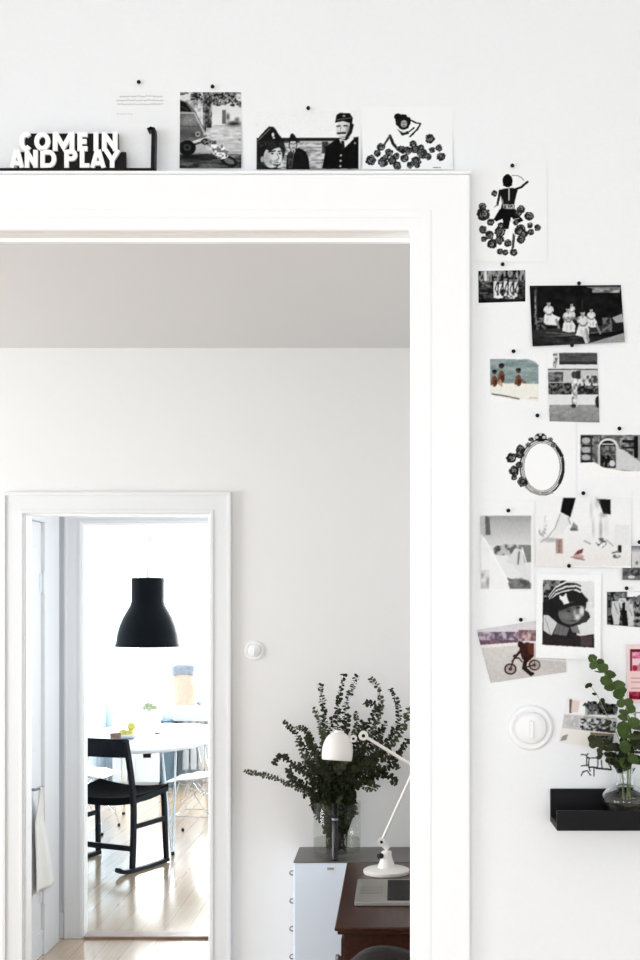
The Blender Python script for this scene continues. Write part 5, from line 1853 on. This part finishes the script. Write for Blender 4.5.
# ------------------------------------------------------------------ things on the table
TZ = .7225
q = P(133, 735, 9.25)
bw = thing('fruit_dish', 'low white dish holding lemons on the white table', 'dish', (q.x, 9.05, TZ))
bm = bmesh.new()
lathe(bm, [(0, 0), (.05, 0), (.09, .018), (.115, .035), (.112, .036), (.085, .022), (.045, .006), (0, .005)], seg=36)
obj('dish', bm, 'whiteplastic', bw, smooth=50)
q0 = Vector(bw.location)
for i, (dx, dy, dz, rz_, lab) in enumerate(((.02, .0, .035, .3, 'yellow lemon in the white dish, the right-hand one'), (-.035, .03, .035, 1.2, 'yellow lemon in the white dish, behind the others'), (.03, .01, .085, -.5, 'yellow lemon on top of the others in the dish'))):
    bm = bmesh.new()
    lathe(bm, [(0, -.040), (.007, -.036), (.018, -.028), (.027, -.012), (.029, 0), (.027, .012), (.018, .028), (.007, .036), (0, .040)], seg=20)
    bmesh.ops.rotate(bm, matrix=Matrix.Rotation(PI / 2, 3, 'X'), verts=bm.verts)
    o = obj('lemon', bm, 'lemon', smooth=60)
    o.location = q0 + Vector((dx, dy, dz))
    o.rotation_euler = (0, 0, rz_)
    tag(o, lab, 'lemon', 'lemons in the white dish')
q = P(123.5, 737, 9.0)
bm = bmesh.new()
lathe(bm, [(0, 0), (.024, 0), (.036, .03), (.04, .065), (.038, .065), (.033, .03), (.02, .006), (0, .005)], seg=28)
o = obj('ceramic_cup', bm, 'brown', smooth=50)
o.location = (q.x, 8.75, TZ)
tag(o, 'small brown ceramic cup on the table left of the lemons', 'cup')
q = P(149, 733, 9.8)
fv = thing('flower_vase', 'small white vase of pale green sprigs towards the back of the table', 'vase', (q.x, 9.75, TZ))
bm = bmesh.new()
lathe(bm, [(0, 0), (.035, 0), (.045, .04), (.035, .09), (.022, .12), (.026, .13), (.022, .13), (.018, .12), (.03, .09), (.04, .04), (0, .008)], seg=28)
obj('vase_body', bm, 'whiteplastic', fv, smooth=50)
bm = bmesh.new()
rnd = random.Random(4)
for k in range(9):
    a = rnd.uniform(0, 6.28)
    e_ = Vector((.055 * math.cos(a), .05 * math.sin(a), .16 + .03 * rnd.random()))
    tube(bm, [(0, 0, .1), e_ * .6 + Vector((0, 0, .06)), e_], .0012, 5)
    for _ in range(4):
        leaf_disc(bm, e_ + Vector((rnd.uniform(-.02, .02), rnd.uniform(-.02, .02), rnd.uniform(-.015, .01))), Vector((rnd.uniform(-1, 1), -1, rnd.random())), .010, 1, 7)
obj('sprigs', bm, mat('pale_green_sprig', (170, 176, 130), .6, bump=.1), fv)
q = P(168, 735, 9.2)
bm = bmesh.new()
lathe(bm, [(0, 0), (.022, 0), (.024, .012), (.018, .016), (0, .017)], seg=20)
o = obj('candle_holder', bm, 'nickel', smooth=50)
o.location = (P(156.5, 730, 9.3).x, 9.35, TZ)
tag(o, 'tiny grey metal candle holder in the middle of the table', 'candle holder')

# ------------------------------------------------------------------ sill: paper bag planter, twig
q = P(183.5, 708, 11.8)
SZ = .7455
bg_ = thing('paper_bag', 'tan paper storage bag with rolled grey rim on the window sill', 'bag', (q.x, 11.86, SZ))
bm = bmesh.new()
n = 28


def bagring(z, w_, d_, wob, ph):
    r = []
    for k in range(n):
        a = 2 * PI * k / n
        c, s = math.cos(a), math.sin(a)
        m_ = 1 + wob * math.sin(5 * a + ph) + wob * .6 * math.sin(9 * a + 2 * ph)
        r.append(bm.verts.new((w_ * math.copysign(abs(c) ** .6, c) * m_ + .01 * math.sin(z * 18), d_ * math.copysign(abs(s) ** .6, s) * m_, z)))
    return r


rs = [bagring(z, w_, d_, wb, z * 30) for z, w_, d_, wb in ((0, .105, .07, .0), (.03, .115, .078, .02), (.1, .125, .08, .03), (.18, .125, .08, .04), (.25, .11, .075, .05), (.30, .105, .07, .05))]
for a, b in zip(rs[:-1], rs[1:]):
    for k in range(n):
        bm.faces.new((a[k], a[(k + 1) % n], b[(k + 1) % n], b[k]))
bm.faces.new(rs[0][::-1])
o = obj('bag_body', bm, 'kraft', bg_, smooth=60)
s = o.modifiers.new('t', 'SOLIDIFY')
s.thickness = .003
bm = bmesh.new()
rs = [bagring(z, w_, d_, wb, z * 20) for z, w_, d_, wb in ((.285, .112, .077, .04), (.33, .118, .082, .05), (.365, .122, .085, .06), (.375, .112, .075, .06), (.36, .1, .066, .05), (.29, .095, .06, .04))]
for a, b in zip(rs[:-1], rs[1:]):
    for k in range(n):
        bm.faces.new((a[k], a[(k + 1) % n], b[(k + 1) % n], b[k]))
obj('rolled_rim', bm, 'kraftgrey', bg_, smooth=60)
q = P(203, 706, 11.8)
bm = bmesh.new()
lathe(bm, [(0, 0), (.02, .002), (.03, .016), (.02, .03), (0, .034)], seg=18)
o = obj('sill_stone', bm, 'slate', smooth=50)
o.location = (P(199, 706, 11.8).x, 11.82, SZ)
tag(o, 'small grey round stone on the window sill right of the paper bag', 'stone')

# bare tree beyond the kitchen window
tr = thing('garden_tree', 'faint leafy tree twigs outside the kitchen window', 'tree', (-1.9, 15.2, -2.5))
bm = bmesh.new()
rnd = random.Random(21)
tube(bm, [(1.2, .2, 0), (1.15, .1, 2.0), (1.0, 0, 3.5), (.7, 0, 4.8), (.2, 0, 5.2)], [.09, .08, .05, .02, .006], 10)
tips = []
for k in range(16):
    a = Vector((rnd.uniform(.4, 1.05), rnd.uniform(-.1, .2), rnd.uniform(3.6, 4.8)))
    b = a + Vector((rnd.uniform(-1.1, .4), rnd.uniform(-.4, .4), rnd.uniform(-.1, .7)))
    tube(bm, [a, a.lerp(b, .5) + Vector((0, 0, .08)), b], [.012, .008, .003], 6)
    tips += [a.lerp(b, f) for f in (.5, .7, .85, 1)]
obj('trunk', bm, 'bark', tr)
bm = bmesh.new()
for tp in tips:
    for _ in range(2):
        leaf_disc(bm, tp + Vector((rnd.uniform(-.08, .08), 0, rnd.uniform(-.08, .08))), Vector((rnd.uniform(-1, 1), -1, rnd.uniform(-1, 1))), .035, 1.4, 7)
obj('foliage', bm, mat('pale_tree_leaf', (170, 184, 165), .6, bump=.1), tr)

# ------------------------------------------------------------------ low units under the window
q0x, q1x = -2.62, P(160, 700, 11.55).x
lc = thing('low_cabinet', 'low white cabinet with a black slot handle under the kitchen window', 'cabinet', (q0x, 11.55, 0))
cw_ = q1x - q0x
obj('body', B((0, cw_, 0, .44, .05, .66)), 'whiteplastic', lc, bevel=.004)
obj('plinth', B((.02, cw_ - .02, .03, .42, 0, .05)), 'sill', lc)
hx = P(147, 755, 11.53)
for a_, b_ in ((0.004, cw_ / 2 - .002), (cw_ / 2 + .002, cw_ - .004)):
    d_ = obj('door', B((a_, b_, -.016, 0, .055, .655)), 'whiteplastic', lc, bevel=.002)
    if a_ > .01:
        obj('slot_handle', B((hx.x - q0x - .035, hx.x - q0x + .035, -.026, -.016, hx.z - .025, hx.z + .025)), 'black', d_, bevel=.002)
    else:
        obj('slot_handle', B((.05, .12, -.026, -.016, hx.z - .025, hx.z + .025)), 'black', d_, bevel=.002)
q0x = q1x + .01
q1x = P(170, 700, 11.55).x
sh = thing('storage_unit', 'narrow blue-grey storage unit beside the low white cabinet', 'cabinet', (q0x, 11.56, 0))
obj('body', B((0, q1x - q0x, 0, .42, 0, .62)), 'slate', sh, bevel=.003)
obj('door', B((.004, q1x - q0x - .004, -.012, 0, .01, .61)), 'slate', sh, bevel=.002)
# radiator under the sill
rd = thing('radiator', 'white ribbed radiator under the kitchen window sill', 'radiator', (q1x + .06, 11.86, .12))
for k in range(14):
    bm = bmesh.new()
    box(bm, k * .075, k * .075 + .06, 0, .10, 0, .50)
    obj('rib', bm, 'whiteplastic', rd, bevel=.012)
obj('pipe', B((0, 14 * .075 - .015, .035, .065, .03, .06), (0, 14 * .075 - .015, .035, .065, .44, .47), (.02, .04, .04, .06, -.12, .03), (14 * .075 - .06, 14 * .075 - .04, .04, .06, -.12, .03)), 'whiteplastic', rd)
